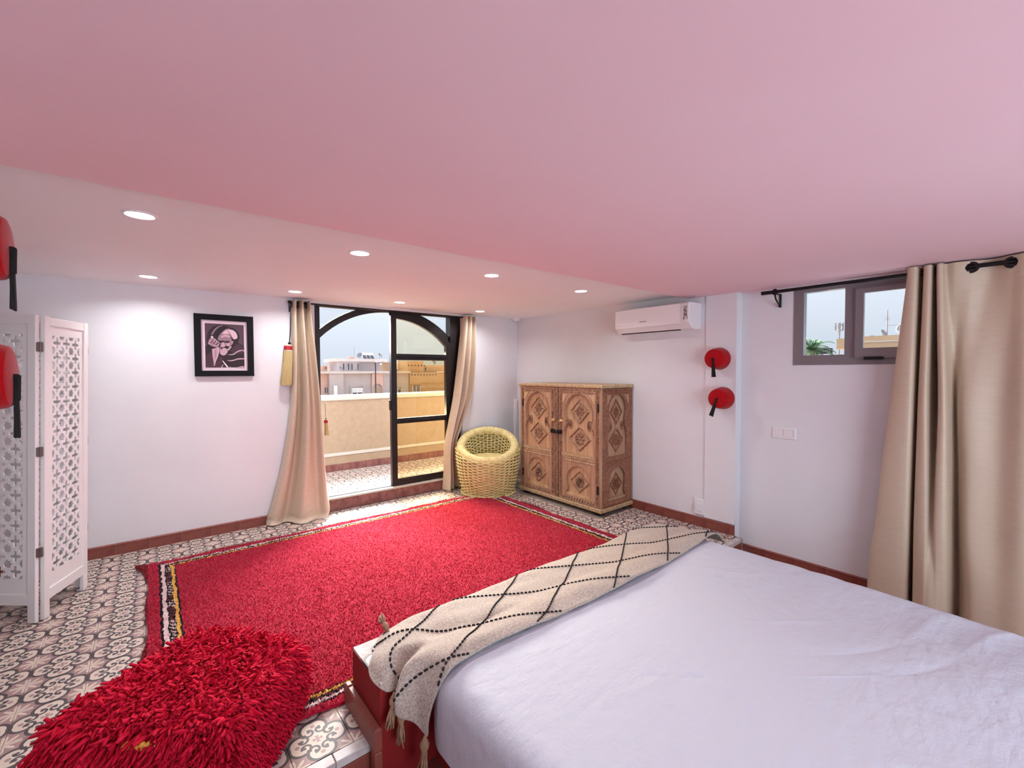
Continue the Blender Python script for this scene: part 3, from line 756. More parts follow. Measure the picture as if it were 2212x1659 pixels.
for d_, xs in ((dl, 1.172), (dr, 1.262)):
    mb = MB().bbox(xs-.034, xs+.034, .734, .757, .020, .034, .004)
    for q in (-.03, -.01, .01, .03): mb.ell((xs+q, .761, .030), .006, .007, .007, 8, 6); mb.ell((xs+q, .730, .030), .006, .007, .007, 8, 6)
    obj('latch', mb, 'black_iron', d_, M=Mf)
obj('bolt', MB().tube([(1.15, .745, .043), (1.285, .745, .043)], .007, 8), 'black_iron', cab, M=Mf)
Ms = BACK((0, CY1+.020, 0))
carved_face(cab, Ms, CX0+.022, CX1-.002, 1, 'wood_shade', 'wood', 'wood_shade', side=True)

# --- round wicker chair
WC = Vector((-.768, -.398, 0))
ch = thing('wicker_chair', WC, 'round woven wicker tub chair in the corner beside the cabinet', 'chair')
tb = math.atan2(.80, .59)
def rimz(t): return .575+.125*np.cos(t-tb)
STK = 36
def r_out(v): return .286+.066*math.sin(v*PI/2*1.05)
def strands(kind):
    mb = MB(); rows = 26 if kind == 'outer' else 13; n_ = STK*4
    for k in range(rows):
        v = (k+.5)/rows; pts = []
        for i in range(n_):
            t = 2*PI*i/n_; w_ = math.cos(STK/2*t+PI*k)
            if kind == 'outer': z = .016+v*(float(rimz(t))-.05-.016); r_ = r_out(v)+.0095*w_
            else: z = .385+v*(float(rimz(t))-.05-.385); r_ = .236+.040*v-.0085*w_
            pts.append((WC.x+r_*math.cos(t), WC.y+r_*math.sin(t), z))
        mb.tube(pts, (.0078 if kind == 'outer' else .0062), 5, closed=True)
    return mb
obj('outer_weave', strands('outer'), 'wicker', ch, smooth=True, kind='stuff')
obj('inner_weave', strands('inner'), 'wicker', ch, smooth=True, kind='stuff')
t = np.linspace(0, 2*PI, 90, endpoint=False)[:, None]; v = np.linspace(0, 1, 12)[None, :]
rr = .286+.066*np.sin(v*PI/2*1.05)-.016+0*t
obj('gap_shade', MB().grid(np.stack([WC.x+rr*np.cos(t), WC.y+rr*np.sin(t), .012+v*(rimz(t)-.05-.012)], -1), wrap=True), 'wicker_dark', ch, smooth=True)  # dark sheet behind the strands imitates shade in the weave gaps
mb = MB()
for k in range(STK):
    a = 2*PI*(k+.5)/STK; zt_ = float(rimz(a))-.05
    mb.tube([(WC.x+r_out(q)*math.cos(a), WC.y+r_out(q)*math.sin(a), .012+q*(zt_-.012)) for q in np.linspace(0, 1, 8)], .0050, 6)
    mb.tube([(WC.x+(.236+.040*q)*math.cos(a), WC.y+(.236+.040*q)*math.sin(a), .38+q*(zt_-.38)) for q in np.linspace(0, 1, 5)], .0045, 6)
obj('stake', mb, 'wicker', ch, kind='stuff', smooth=True)
# thick rim: wound strands around a padded ring
nt_, nr = 420, 22
t = np.linspace(0, 2*PI, nt_, endpoint=False)[:, None]; p_ = np.linspace(0, 2*PI, nr, endpoint=False)[None, :]
rr = .046+.0035*np.cos(92*t+2*p_); rad = .302+rr*np.cos(p_); zz = rimz(t)-.045+rr*1.0*np.sin(p_)
R3 = np.stack([WC.x+rad*np.cos(t), WC.y+rad*np.sin(t), zz], -1); R3 = np.concatenate([R3, R3[:, :1]], 1)
obj('rim', MB().grid(R3, wrap=True), 'wicker', ch, smooth=True)
mb = MB()
for k in range(11):
    r_ = .022+k*.0205; mb.tube([(WC.x+r_*math.cos(a), WC.y+r_*math.sin(a), .385+.004*math.cos(a*14+k*PI)) for a in np.linspace(0, 2*PI, 84, endpoint=False)], .0112, 6, closed=True)
obj('seat', mb, 'wicker', ch, smooth=True)
obj('seat_support', MB().lathe([(.24, .360), (.24, .374)], 40), 'wicker_dark', ch, M=Matrix.Translation(WC))
mb = MB()
for ph in (0, PI):
    mb.tube([(WC.x+(.300+.008*math.cos(40*a+ph))*math.cos(a), WC.y+(.300+.008*math.cos(40*a+ph))*math.sin(a), .014+.007*math.sin(40*a+ph)) for a in np.linspace(0, 2*PI, 400, endpoint=False)], .0075, 6, closed=True)
obj('base_braid', mb, 'wicker', ch, smooth=True)

# --- rug
rug = thing('rug', ((RX0+RX1)/2, (RY0+RY1)/2, 0), 'large red wool rug with black, white and yellow border', 'rug')
nx, ny = 160, 120
gx = np.linspace(RX0, RX1, nx)[:, None]; gy = np.linspace(RY0, RY1, ny)[None, :]
def warp(X, Y):
    ex = np.minimum(X-RX0, RX1-X); ey = np.minimum(Y-RY0, RY1-Y)
    X2 = X+.012*np.sin(Y*9+X)*np.exp(-ex/.15)+.012*np.sin(Y*4.1)*np.exp(-ex/.3)
    Y2 = Y+.012*np.sin(X*7.3)*np.exp(-ey/.12)+.010*np.sin(X*17)*np.exp(-ey/.06)
    # curled far-left corner
    cl_ = np.exp(-((X-RX0)**2/.004+(Y-RY1)**2/.004)); X2 = X2-.035*cl_
    Z = .011+.008*np.exp(-np.minimum(ex, ey)/.04)*np.abs(np.sin(X*9+Y*6))+.012*cl_
    return X2, Y2, Z
X2, Y2, Z2 = warp(gx+0*gy, gy+0*gx)
base = obj('backing', MB().grid(np.stack([X2, Y2, Z2], -1)), 'rug', rug, smooth=True); solid(base, .009, -1)
N = 170000
px = rng.uniform(RX0+.004, RX1-.004, N); py = rng.uniform(RY0+.004, RY1-.004, N); X3, Y3, Z3 = warp(px, py)
ang = rng.uniform(0, 2*PI, N); hgt = rng.uniform(.006, .013, N); wd = rng.uniform(.0035, .0060, N)
lean = rng.normal(0, .0065, (N, 2))
V = np.zeros((N, 4, 3))
for k in range(3):
    V[:, k, 0] = X3+wd*np.cos(ang+k*2*PI/3); V[:, k, 1] = Y3+wd*np.sin(ang+k*2*PI/3); V[:, k, 2] = Z3-.001
V[:, 3, 0] = X3+lean[:, 0]; V[:, 3, 1] = Y3+lean[:, 1]; V[:, 3, 2] = Z3+hgt
I = np.arange(N)[:, None]*4
F = np.concatenate([I+np.array([[0, 1, 3]]), I+np.array([[1, 2, 3]]), I+np.array([[2, 0, 3]])], 0)
bulk('pile', V.reshape(-1, 3), F, 'rug', rug)

# --- shaggy pouf
pf = thing('pouf', (-3.61, -2.45, .012), 'square floor pouf covered in long shaggy red yarn', 'pouf')
Q = np.array([(-3.985, -2.43), (-3.53, -2.795), (-3.262, -2.455), (-3.55, -2.112)])  # left, front, right, back corners
QC = Q.mean(0)
def pouf_surface(nu=64, nv=26):
    """closed outline morphing from the floor ring up the bulging side and over the cushioned top"""
    u = np.linspace(0, 4, nu, endpoint=False)
    def out(s, rnd):
        pts = []
        for a in u:
            i = int(a) % 4; f = a-int(a); p = Q[i]*(1-f)+Q[(i+1) % 4]*f
            d = p-QC; ang_ = f-.5
            k = 1+rnd*(.10-.42*abs(ang_)**2.2)
            pts.append(QC+d*s*k)
        return np.array(pts)
    prof = [(.88, .012, .5), (.93, .05, .5), (.955, .11, .5), (.955, .17, .55), (.945, .215, .6), (.915, .238, .65), (.82, .248, .7), (.6, .252, .8), (.4, .256, .9), (.2, .258, 1), (.03, .259, 1)]
    C_ = np.array([np.c_[out(a, r_), np.full(nu, z)] for a, z, r_ in prof])
    return np.swapaxes(crom(C_, nv, 0), 0, 1)
PS = pouf_surface()
core = obj('cushion', MB().grid(PS, wrap=True), 'pouf_core', pf, smooth=True)
def shag():
    nu, nv = PS.shape[:2]; S = []; Nn = []
    A = PS; B = np.roll(PS, -1, 0)
    du = B[:, :-1]-A[:, :-1]; dv = A[:, 1:]-A[:, :-1]; nrm = np.cross(du, dv); area = np.linalg.norm(nrm, axis=-1); nrm = nrm/(area[..., None]+1e-12)
    cen = A.mean((0, 1)); flip = np.sign(((A[:, :-1]-cen)*nrm).sum(-1)); nrm = nrm*flip[..., None]
    pr_ = (area/area.sum()).ravel(); N = 17000
    idx = rng.choice(len(pr_), N, p=pr_); iu, iv = np.unravel_index(idx, area.shape); a = rng.random(N)[:, None]; b_ = rng.random(N)[:, None]
    p0 = A[iu, iv]+du[iu, iv]*a+dv[iu, iv]*b_; n0 = nrm[iu, iv]
    up_w = np.clip(n0[:, 2:3], 0, 1)**.7
    L = rng.uniform(.055, .080, N)[:, None]*(1-up_w)+rng.uniform(.030, .050, N)[:, None]*up_w
    rnd = rng.normal(0, .55, (N, 3)); comb = np.array([.35, -.55, 0])*(up_w)
    d = n0*(1-.35*up_w)+rnd*(.5+.5*up_w)+comb*.6; d /= np.linalg.norm(d, axis=1, keepdims=True)
    d2 = d+np.array([0, 0, -1.15])+rng.normal(0, .3, (N, 3)); d2 /= np.linalg.norm(d2, axis=1, keepdims=True)
    P = [p0, p0+d*L*.40, p0+d*L*.62+d2*L*.22, p0+d*L*.70+d2*L*.52]
    P[3][:, 2] = np.maximum(P[3][:, 2], .014); P[2][:, 2] = np.maximum(P[2][:, 2], .016)
    R = [.0046, .0064, .0064, .0050]
    ax = np.cross(d, rng.normal(0, 1, (N, 3))); ax /= np.linalg.norm(ax, axis=1, keepdims=True); ay = np.cross(d, ax)
    V = np.zeros((N, 12, 3)); sc_ = rng.uniform(.8, 1.3, N)[:, None]
    for i in range(4):
        for k in range(3): V[:, i*3+k] = P[i]+(ax*math.cos(2*PI*k/3)+ay*math.sin(2*PI*k/3))*R[i]*sc_
    q = []
    for i in range(3):
        for k in range(3): q.append([i*3+k, i*3+(k+1) % 3, i*3+3+(k+1) % 3, i*3+3+k])
    q = np.array(q); F = (np.arange(N)[:, None, None]*12+q[None]).reshape(-1, 4)
    bulk('shag', V.reshape(-1, 3), F, 'shag_red', pf, smooth=True)
shag()
e0 = np.array([-3.985, -2.43]); e1 = np.array([-3.53, -2.795])
mb = MB(); prev = None
for i in range(26):
    f = .50+.16*i/25; p = e0*(1-f)+e1*f; d_ = (p-QC)*.16
    mb.ell((p[0]+d_[0]*1.0+.004*math.sin(i*2.1), p[1]+d_[1]*1.0, .222+.006*math.sin(i*1.7)), .010, .010, .008, 6, 5)
obj('seam_yarn', mb, 'yellow_yarn', pf, smooth=True, label='yellow yarn showing along the front seam')

# ================================================================ curtains and rods
def curtain_mesh(ctrl, nh=70, nw=150):
    return MB().grid(crom(crom(np.array(ctrl, float), nh, 0), nw, 1))
# door rod
rd = thing('curtain_rod', (-1.76, -.055, 1.993), 'thin black curtain rod above the terrace door', 'curtain rod')
obj('rod', MB().tube([(-2.715, -.055, 1.993), (-.80, -.055, 1.993)], .008, 12), 'rod_black', rd, smooth='auto')
for x in (-2.72, -.795): obj('finial', MB().ell((x, -.055, 1.993), .016, .016, .016), 'rod_black', rd, smooth=True)
for x in (-2.705, -.835): obj('bracket', MB().bbox(x-.012, x+.012, -.062, 0, 1.95, 1.985, .003).box(x-.012, x+.012, -.012, 0, 1.91, 2.0), 'rod_black', rd)
def eyelets(parent, pts, axis='Y', r=.021):
    for p in pts:
        obj('eyelet', MB().lathe([(r*.86, -.004), (r*1.45, -.004), (r*1.5, 0), (r*1.45, .004), (r*.86, .004), (r*.86, -.004)], 24, axis, cap=False), 'rod_black', parent, M=Matrix.Translation(p), smooth='auto')
def punch(o, pts, r):
    bm = bmesh.new(); bm.from_mesh(o.data)
    dead = [f for f in bm.faces if any((f.calc_center_median()-Vector(p)).length < r for p in pts)]
    bmesh.ops.delete(bm, geom=dead, context='FACES'); bm.to_mesh(o.data); bm.free()
# left door curtain: gathered at the top, flaring to the floor
zs = [2.010, 1.90, 1.55, 1.05, .55, .20, .05, .008]
L0 = [-2.700, -2.702, -2.705, -2.725, -2.800, -2.885, -2.930, -2.938]; L1 = [-2.548, -2.546, -2.510, -2.470, -2.440, -2.412, -2.396, -2.420]
fx = [0, .06, .16, .26, .34, .44, .52, .64, .78, .90, 1.0]
dep_t = [-.01, -.105, -.11, -.005, -.01, -.125, -.115, -.005, -.02, -.125, -.02]
dep_b = [-.03, -.080, -.075, -.035, -.065, -.165, -.185, -.170, -.125, -.165, -.05]
ctrl = []
for i, z in enumerate(zs):
    k = i/(len(zs)-1); k = k**.8; row = []
    for j, f in enumerate(fx):
        d_ = dep_t[j]*(1-k)+dep_b[j]*k
        zz = z+(.004*math.sin(j*2) if i > 5 else 0)
        row.append((L0[i]*(1-f)+L1[i]*f, d_-(.025 if i == 7 else 0), max(zz, .008)))
    ctrl.append(row)
c1 = thing('curtain', (-2.65, -.08, 0), 'beige curtain left of the terrace door, flaring onto the floor', 'curtain', 'beige eyelet curtains')
o = obj('fabric', curtain_mesh(ctrl), 'curtain', c1, smooth=True); solid(o, .004, 0)
eyelets(c1, [(-2.655, -.055, 1.975), (-2.585, -.055, 1.975)], 'X')
obj('hem', MB().grid(crom(np.array([[(a, b_-.0035, c_) for a, b_, c_ in ctrl[6]], [(a, b_-.0045, c_+.03) for a, b_, c_ in ctrl[6]]]), 80, 1)), 'curtain', c1, smooth=True)
# right door curtain: pushed aside by the chair
zs = [2.010, 1.88, 1.45, 1.06, .75, .50, .20, .012]
L0 = [-.872, -.880, -.935, -.995, -1.065, -1.118, -1.130, -1.150]; L1 = [-.712, -.705, -.705, -.755, -.900, -.990, -.960, -.930]
dep_t = [-.02, -.105, -.115, -.02, -.01, -.115, -.12, -.015, -.015, -.105, -.02]
dep_b = [-.03, -.12, -.15, -.12, -.015, -.085, -.10, -.02, -.02, -.095, -.03]
ctrl = []
for i, z in enumerate(zs):
    k = i/(len(zs)-1); row = []
    for j, f in enumerate(fx):
        d_ = dep_t[j]*(1-k)+dep_b[j]*k
        row.append((L0[i]*(1-f)+L1[i]*f, d_, z))
    ctrl.append(row)
c2 = thing('curtain', (-.95, -.08, 0), 'narrow gathered beige curtain between the terrace door and wicker chair', 'curtain', 'beige eyelet curtains')
o = obj('fabric', curtain_mesh(ctrl), 'curtain', c2, smooth=True); solid(o, .004, 0)
eyelets(c2, [(-.845, -.055, 1.975), (-.765, -.055, 1.975)], 'X')
# window rod and curtain on the right wall
rw = thing('curtain_rod', (-.035, -3.95, 1.958), 'black curtain rod with scroll bracket above the small window', 'curtain rod')
obj('rod', MB().tube([(-.035, -3.02, 1.958), (-.035, -4.95, 1.958)], .0125, 12), 'rod_black', rw, smooth='auto')
obj('finial', MB().tube([(-.035, -2.985, 1.958), (-.035, -3.055, 1.958)], .0145, 12), 'rod_black', rw, smooth='auto')
mb = MB().tube([(.08, -3.078, 1.872), (.03, -3.078, 1.880), (-.015, -3.078, 1.905), (-.035, -3.078, 1.945)], .006, 8)
mb.tube([(.076, -3.078, 1.85), (.076, -3.078, 1.955)], .008, 8).tube([(.076, -3.078, 1.95), (-.035, -3.078, 1.944)], .006, 8)
mb.tube([(-.035, -3.078+.018*math.cos(a), 1.958+.018*math.sin(a)) for a in np.linspace(0, 2*PI, 16, endpoint=False)], .005, 6, closed=True)
mb.ell((.060, -3.078, 1.862), .012, .010, .012, 8, 6)
obj('bracket', mb, 'rod_black', rw, smooth='auto')
top_ = [(-3.838, -.03), (-3.846, -.095), (-3.884, -.105), (-3.894, -.03), (-3.902, .02), (-3.910, -.03), (-3.920, -.095), (-3.948, -.100), (-3.956, -.02), (-3.962, .02), (-3.968, -.02), (-3.975, -.095), (-3.996, -.100), (-4.008, -.060), (-4.05, -.068), (-4.112, -.047), (-4.19, -.008), (-4.266, -.047), (-4.33, -.075), (-4.45, -.055), (-4.60, -.08), (-4.75, -.03)]
mid_ = [(-3.775, -.03), (-3.785, -.095), (-3.872, -.125), (-3.890, -.04), (-3.897, .03), (-3.903, -.04), (-3.910, -.110), (-3.945, -.130), (-3.960, -.03), (-3.975, .03), (-3.990, -.04), (-3.998, -.115), (-4.026, -.125), (-4.040, -.03), (-4.055, .02), (-4.075, -.03), (-4.12, -.055), (-4.24, -.03), (-4.33, -.085), (-4.45, -.065), (-4.62, -.09), (-4.77, -.03)]
low_ = [(-3.715, -.03), (-3.725, -.095), (-3.862, -.125), (-3.884, -.04), (-3.892, .03), (-3.898, -.04), (-3.906, -.120), (-3.955, -.150), (-3.970, -.125), (-3.980, -.118), (-3.990, -.125), (-4.005, -.150), (-4.046, -.135), (-4.060, -.03), (-4.075, .03), (-4.095, -.02), (-4.13, -.085), (-4.24, -.075), (-4.34, -.12), (-4.46, -.08), (-4.64, -.10), (-4.78, -.03)]
bot_ = [(-3.682, -.03), (-3.692, -.090), (-3.858, -.115), (-3.878, -.04), (-3.888, .03), (-3.896, -.04), (-3.908, -.115), (-3.95, -.155), (-3.970, -.160), (-3.985, -.160), (-4.00, -.155), (-4.02, -.145), (-4.052, -.115), (-4.066, -.03), (-4.085, .03), (-4.105, -.02), (-4.15, -.10), (-4.25, -.115), (-4.35, -.14), (-4.48, -.10), (-4.66, -.11), (-4.80, -.03)]
blend = lambda A, B, k: [(a[0]*(1-k)+b_[0]*k, a[1]*(1-k)+b_[1]*k) for a, b_ in zip(A, B)]
ctrl = []
for z, A in ((1.990, top_), (1.90, blend(top_, mid_, .06)), (1.60, blend(top_, mid_, .45)), (1.20, mid_), (.80, blend(mid_, low_, .55)), (.42, blend(mid_, low_, .95)), (.15, blend(low_, bot_, .75)), (-.02, bot_), (LZ+.006, bot_)):
    ctrl.append([(x, y, z) for y, x in A])
c3 = thing('curtain', (-.05, -4.2, LZ), 'wide beige eyelet curtain on the right wall beside the small window', 'curtain', 'beige eyelet curtains')
o = obj('fabric', curtain_mesh(ctrl, 150, 420), 'curtain', c3, smooth=True)
EY = [(-.047, -4.112, 1.952), (-.047, -4.266, 1.952)]
punch(o, EY, .026); solid(o, .004, 0); eyelets(c3, EY, 'X', .022)
# raffia tassel hanging beside the left curtain
ts = thing('raffia_tassel', (-2.748, -.035, 1.24), 'straw raffia tassel with a red band hanging beside the left curtain', 'tassel')
obj('cord', MB().tube([(-2.705, -.02, 1.90), (-2.712, -.03, 1.75), (-2.722, -.035, 1.628)], .004, 6), 'rod_black', ts)
obj('knob', MB().ell((-2.723, -.035, 1.622), .014, .014, .012), 'rod_black', ts, smooth=True)
Mt = Matrix.Translation((-2.735, -.038, 0))
obj('cap', MB().lathe([(.020, 1.612), (.031, 1.606), (.033, 1.598)], 18), 'terrace_cap', ts, M=Mt, smooth='auto')
obj('band', MB().lathe([(.034, 1.598), (.035, 1.572), (.034, 1.562)], 18), 'tassel_red', ts, M=Mt)
obj('band', MB().lathe([(.0345, 1.562), (.0355, 1.556), (.0345, 1.550)], 18), 'terrace_cap', ts, M=Mt)
mb = MB()
for i in range(90):
    a = 2*PI*i/90; r0 = .026+.008*(i % 2); k = random.uniform(.9, 1.1)
    dx_, dy_ = math.cos(a), math.sin(a)
    mb.tube([(-2.735+dx_*r0, -.038+dy_*r0, 1.552), (-2.744+dx_*.036*k, -.040+max(dy_*.036*k, -.06), 1.42), (-2.760+dx_*.042*k, -.042+min(dy_*.036*k, .034), 1.245+random.uniform(-.004, .006))], .0030, 4)
obj('fringe', mb, 'raffia', ts)
# small tassel on the door jamb
sm = thing('door_tassel', (-2.395, .03, .745), 'small cream tassel with red band hanging on the door jamb', 'tassel')
obj('cord', MB().tube([(-2.43, .045, 1.09), (-2.402, .036, 1.06), (-2.396, .034, .91)], .0025, 5), 'metal_grey', sm)
obj('knob', MB().ell((-2.396, .034, .908), .010, .010, .008), 'rod_black', sm, smooth=True)
obj('band', MB().lathe([(.010, .90), (.018, .895), (.018, .875), (.016, .868)], 14), 'tassel_red', sm, M=Matrix.Translation((-2.396, .034, 0)))
mb = MB()
for i in range(36):
    a = 2*PI*i/36; mb.tube([(-2.396+.012*math.cos(a), .034+.012*math.sin(a), .870), (-2.390+.020*math.cos(a), .034+.020*math.sin(a), .748+random.uniform(-.006, .006))], .0024, 4)
obj('fringe', mb, 'raffia', sm)

# ================================================================ folding screen
scr = thing('folding_screen', (-4.19, -.75, 0), 'white folding screen with star and cross fretwork panels', 'screen')
def star8(cx, cy_, r):
    return [(cx+(r if k % 2 == 0 else r*.72)*math.cos(PI*k/8), cy_+(r if k % 2 == 0 else r*.72)*math.sin(PI*k/8)) for k in range(16)]
def cross(cx, cy_, a, w_):
    pts = []
    for q in range(4):
        t0 = q*PI/2; c_, s_ = math.cos(t0), math.sin(t0)
        for u, v in ((w_, -w_), (a-w_*.7, -w_), (a, -w_*.45), (a, w_*.45), (a-w_*.7, w_)):
            pts.append((cx+u*c_-v*s_, cy_+u*s_+v*c_))
    return pts
PWID, PH = .395, 1.672
def clip(poly, x0, x1, y0, y1):
    out = [(min(max(a, x0), x1), min(max(b_, y0), y1)) for a, b_ in poly]; res = []
    for q in out:
        if not res or abs(q[0]-res[-1][0])+abs(q[1]-res[-1][1]) > 1e-5: res.append(q)
    if res and abs(res[0][0]-res[-1][0])+abs(res[0][1]-res[-1][1]) < 1e-5: res.pop()
    A = sum(res[i][0]*res[(i+1) % len(res)][1]-res[(i+1) % len(res)][0]*res[i][1] for i in range(len(res)))/2 if len(res) > 2 else 0
    return res if abs(A) > 4e-5 else None
def lattice_mesh():
    P = .0835; x0 = PWID/2-1.5*P; x1 = PWID/2+1.5*P; y0 = .235; rows = 16; y1 = y0+rows*P
    holes = []
    for j in range(rows+1):
        for i in range(4):
            c_ = clip(star8(x0+i*P, y0+j*P, P*.325), x0+.002, x1-.002, y0+.002, y1-.002)
            if c_: holes.append(c_)
    for j in range(rows):
        for i in range(3):
            holes.append(cross(x0+(i+.5)*P, y0+(j+.5)*P, P*.385, P*.098))
    return fill(rect(.040, PWID-.040, .150, PH-.045), holes, .006)
lat = lattice_mesh()
def panel(A, dirx, idx):
    Mp = frame((A[0], A[1], 0), (dirx[0], dirx[1], 0), (0, 0, 1))
    st = obj('panel_frame', MB().bbox(0, .042, 0, PH, -.010, .010, .0015), 'white_paint', scr, M=Mp)
    obj('stile', MB().bbox(PWID-.042, PWID, 0, PH, -.010, .010, .0015), 'white_paint', st, M=Mp)
    obj('top_rail', MB().bbox(.042, PWID-.042, PH-.050, PH-.004, -.009, .009, .0015), 'white_paint', st, M=Mp)
    obj('bottom_rail', MB().bbox(.042, PWID-.042, .095, .155, -.009, .009, .0015), 'white_paint', st, M=Mp)
    me = lat.copy(); obj('fretwork', me, 'white_paint', st, M=Mp @ Matrix.Translation((0, 0, -.003)))
    return st
d2 = Vector((.141, .369)).normalized(); A2 = Vector((-4.190, -.921)); p2 = panel(A2, d2, 2)
d1 = Vector((.70, -.55)).normalized(); A1 = Vector((-4.208, -.938))-d1*PWID; p1 = panel(A1, d1, 1)
E2 = A2+d2*(PWID+.008); d3 = Vector((-.72, .30)).normalized(); p3 = panel(E2+Vector((-.012, .012)), d3, 3)
scr.rotation_euler = (0, 0, 0)
for z in (1.50, .93, .38):
    obj('hinge', MB().bbox(-4.212, -4.186, -.944, -.926, z-.025, z+.025, .002).tube([(-4.197, -.941, z-.027), (-4.197, -.941, z+.027)], .0045, 8), 'hinge_metal', scr)
    obj('hinge', MB().bbox(E2.x-.010, E2.x+.006, E2.y-.006, E2.y+.012, z-.022, z+.022, .002), 'hinge_metal', scr)

scr.rotation_euler = (0, .0245, 0); scr.location.z = .004
# ================================================================ portrait
pic = thing('picture_frame', (-3.214, 0, 1.33), 'black framed portrait print of a hooded man on the back wall', 'picture')
PX0, PX1, PZ0, PZ1 = -3.424, -3.005, 1.329, 1.841
Mpc = BACK((0, 0, 0))
fr_w = .047
obj('frame', fill(rect(PX0, PX1, PZ0, PZ1), [rect(PX0+fr_w, PX1-fr_w, PZ0+fr_w, PZ1-fr_w)], .026), 'frame_black', pic, M=Mpc)
obj('mount', fill(rect(PX0+.04, PX1-.04, PZ0+.04, PZ1-.04), [], .012), 'mount_pink', pic, M=Mpc)
ix0_, ix1_, iz0_, iz1_ = PX0+.073, PX1-.070, PZ0+.074, PZ1-.075
def pm(q):
    f = (q[0]-410)/840; yt = 345+f*40; g = (q[1]-yt)/(1312-yt)
    return (ix0_+np.clip(f, 0, 1)*(ix1_-ix0_), iz1_-np.clip(g, 0, 1)*(iz1_-iz0_))
SH = [('bg', [(410, 345), (1250, 385), (1250, 1312), (410, 1312)]),
 ('hood', [(450, 830), (445, 700), (470, 560), (540, 460), (640, 400), (760, 385), (900, 420), (1040, 470), (1120, 550), (1150, 660), (1125, 770), (1200, 820), (1250, 880), (1250, 1312), (410, 1312), (410, 900)]),
 ('sleeve', [(930, 960), (1000, 870), (1110, 800), (1190, 840), (1250, 920), (1250, 1000), (1100, 1010)]),
 ('dark', [(600, 660), (690, 540), (840, 455), (990, 465), (1085, 545), (1110, 670), (1050, 800), (930, 930), (760, 930), (650, 800)]),
 ('line', [(540, 590), (590, 500), (670, 425), (770, 393), (790, 400), (700, 440), (620, 520), (560, 610)]),
 ('line', [(670, 690), (720, 590), (840, 480), (960, 455), (860, 500), (750, 600), (690, 700)]),
 ('face', [(690, 700), (760, 590), (850, 565), (930, 590), (960, 670), (985, 740), (960, 820), (900, 920), (800, 1000), (730, 980), (715, 880), (735, 800)]),
 ('turban', [(765, 578), (850, 500), (950, 482), (1040, 515), (1095, 595), (1098, 670), (1020, 695), (965, 640), (930, 585), (850, 578)]),
 ('line', [(870, 505), (920, 560), (960, 640), (1010, 690), (1020, 685), (975, 620), (930, 545), (885, 500)]),
 ('hand', [(960, 740), (1020, 735), (1000, 790), (965, 830)]),
 ('light', [(745, 620), (850, 590), (930, 620), (930, 660), (840, 640), (750, 665)]),
 ('dark', [(700, 735), (770, 725), (840, 738), (920, 730), (915, 765), (850, 770), (790, 755), (730, 775)]),
 ('light', [(760, 775), (798, 765), (832, 850), (770, 862), (742, 850)]),
 ('light', [(840, 790), (930, 780), (940, 830), (880, 850)]),
 ('dark', [(735, 872), (800, 876), (850, 840), (912, 862), (880, 900), (800, 905), (735, 905)]),
 ('turban', [(770, 892), (850, 888), (840, 906), (780, 910)]),
 ('light', [(718, 905), (760, 915), (850, 910), (885, 930), (865, 1005), (795, 1052), (720, 1010)]),
 ('turban', [(890, 930), (960, 840), (968, 860), (905, 945)]),
 ('hand', [(468, 790), (500, 700), (545, 672), (600, 670), (660, 720), (716, 775), (700, 830), (650, 880), (560, 870), (490, 830)]),
 ('dark', [(470, 800), (560, 850), (640, 875), (690, 870), (640, 912), (540, 890), (470, 840)]),
 ('sleeve', [(520, 770), (580, 700), (590, 706), (535, 790)]), ('sleeve', [(570, 790), (630, 730), (640, 738), (588, 812)]), ('sleeve', [(625, 810), (690, 765), (700, 775), (640, 830)]),
 ('nail', [(530, 640), (556, 628), (580, 642), (572, 668), (534, 664)]),
 ('light', [(550, 905), (620, 895), (700, 870), (705, 960), (680, 1060), (630, 1180), (590, 1290), (570, 1180), (558, 1050)]),
 ('hand', [(600, 930), (650, 920), (640, 1050), (600, 1180)]),
 ('sleeve', [(410, 1080), (500, 1000), (545, 1000), (575, 1312), (410, 1312)]), ('sleeve', [(640, 1200), (720, 1060), (770, 1150), (720, 1312), (600, 1312)]),
 ('stripe', [(890, 1030), (1000, 1010), (1110, 945), (1215, 925), (1255, 955), (1255, 975), (1205, 948), (1110, 975), (1010, 1035), (900, 1040)]),
 ('stripe', [(850, 1155), (980, 1150), (1100, 1112), (1255, 1108), (1255, 1132), (1100, 1142), (960, 1178)]),
 ('nail', [(765, 1150), (815, 1210), (890, 1305), (862, 1312), (775, 1195)]), ('stripe', [(730, 1312), (775, 1240), (785, 1250), (760, 1312)]), ('stripe', [(915, 1280), (955, 1312), (935, 1312)]),
 ('stripe', [(1060, 1312), (1200, 1280), (1255, 1292), (1255, 1312)])]
mb = MB(); keys = list(PR)
for i, (k, pl) in enumerate(SH):
    pts = [pm(q) for q in pl]
    if len(pts) > 4: pts = [tuple(a) for a in crom(np.array(pts+[pts[0]]), len(pts)*4+1, 0)[:-1]]
    pts = [(min(max(a, ix0_), ix1_), min(max(b_, iz0_), iz1_)) for a, b_ in pts]
    z = .0125+i*.00012; mb.cur = keys.index(k)
    mb.add([(a, b_, z) for a, b_ in pts], [tuple(range(len(pts)))])
me = mb.mesh('print'); me.transform(Mpc)
for k in keys: me.materials.append(PR[k])
po = bpy.data.objects.new('print', me); COL.objects.link(po); po.parent = pic; po.matrix_parent_inverse = Matrix.Translation(-Vector(pic.location)); po['label'] = 'monochrome portrait of an old man in a striped hooded robe'

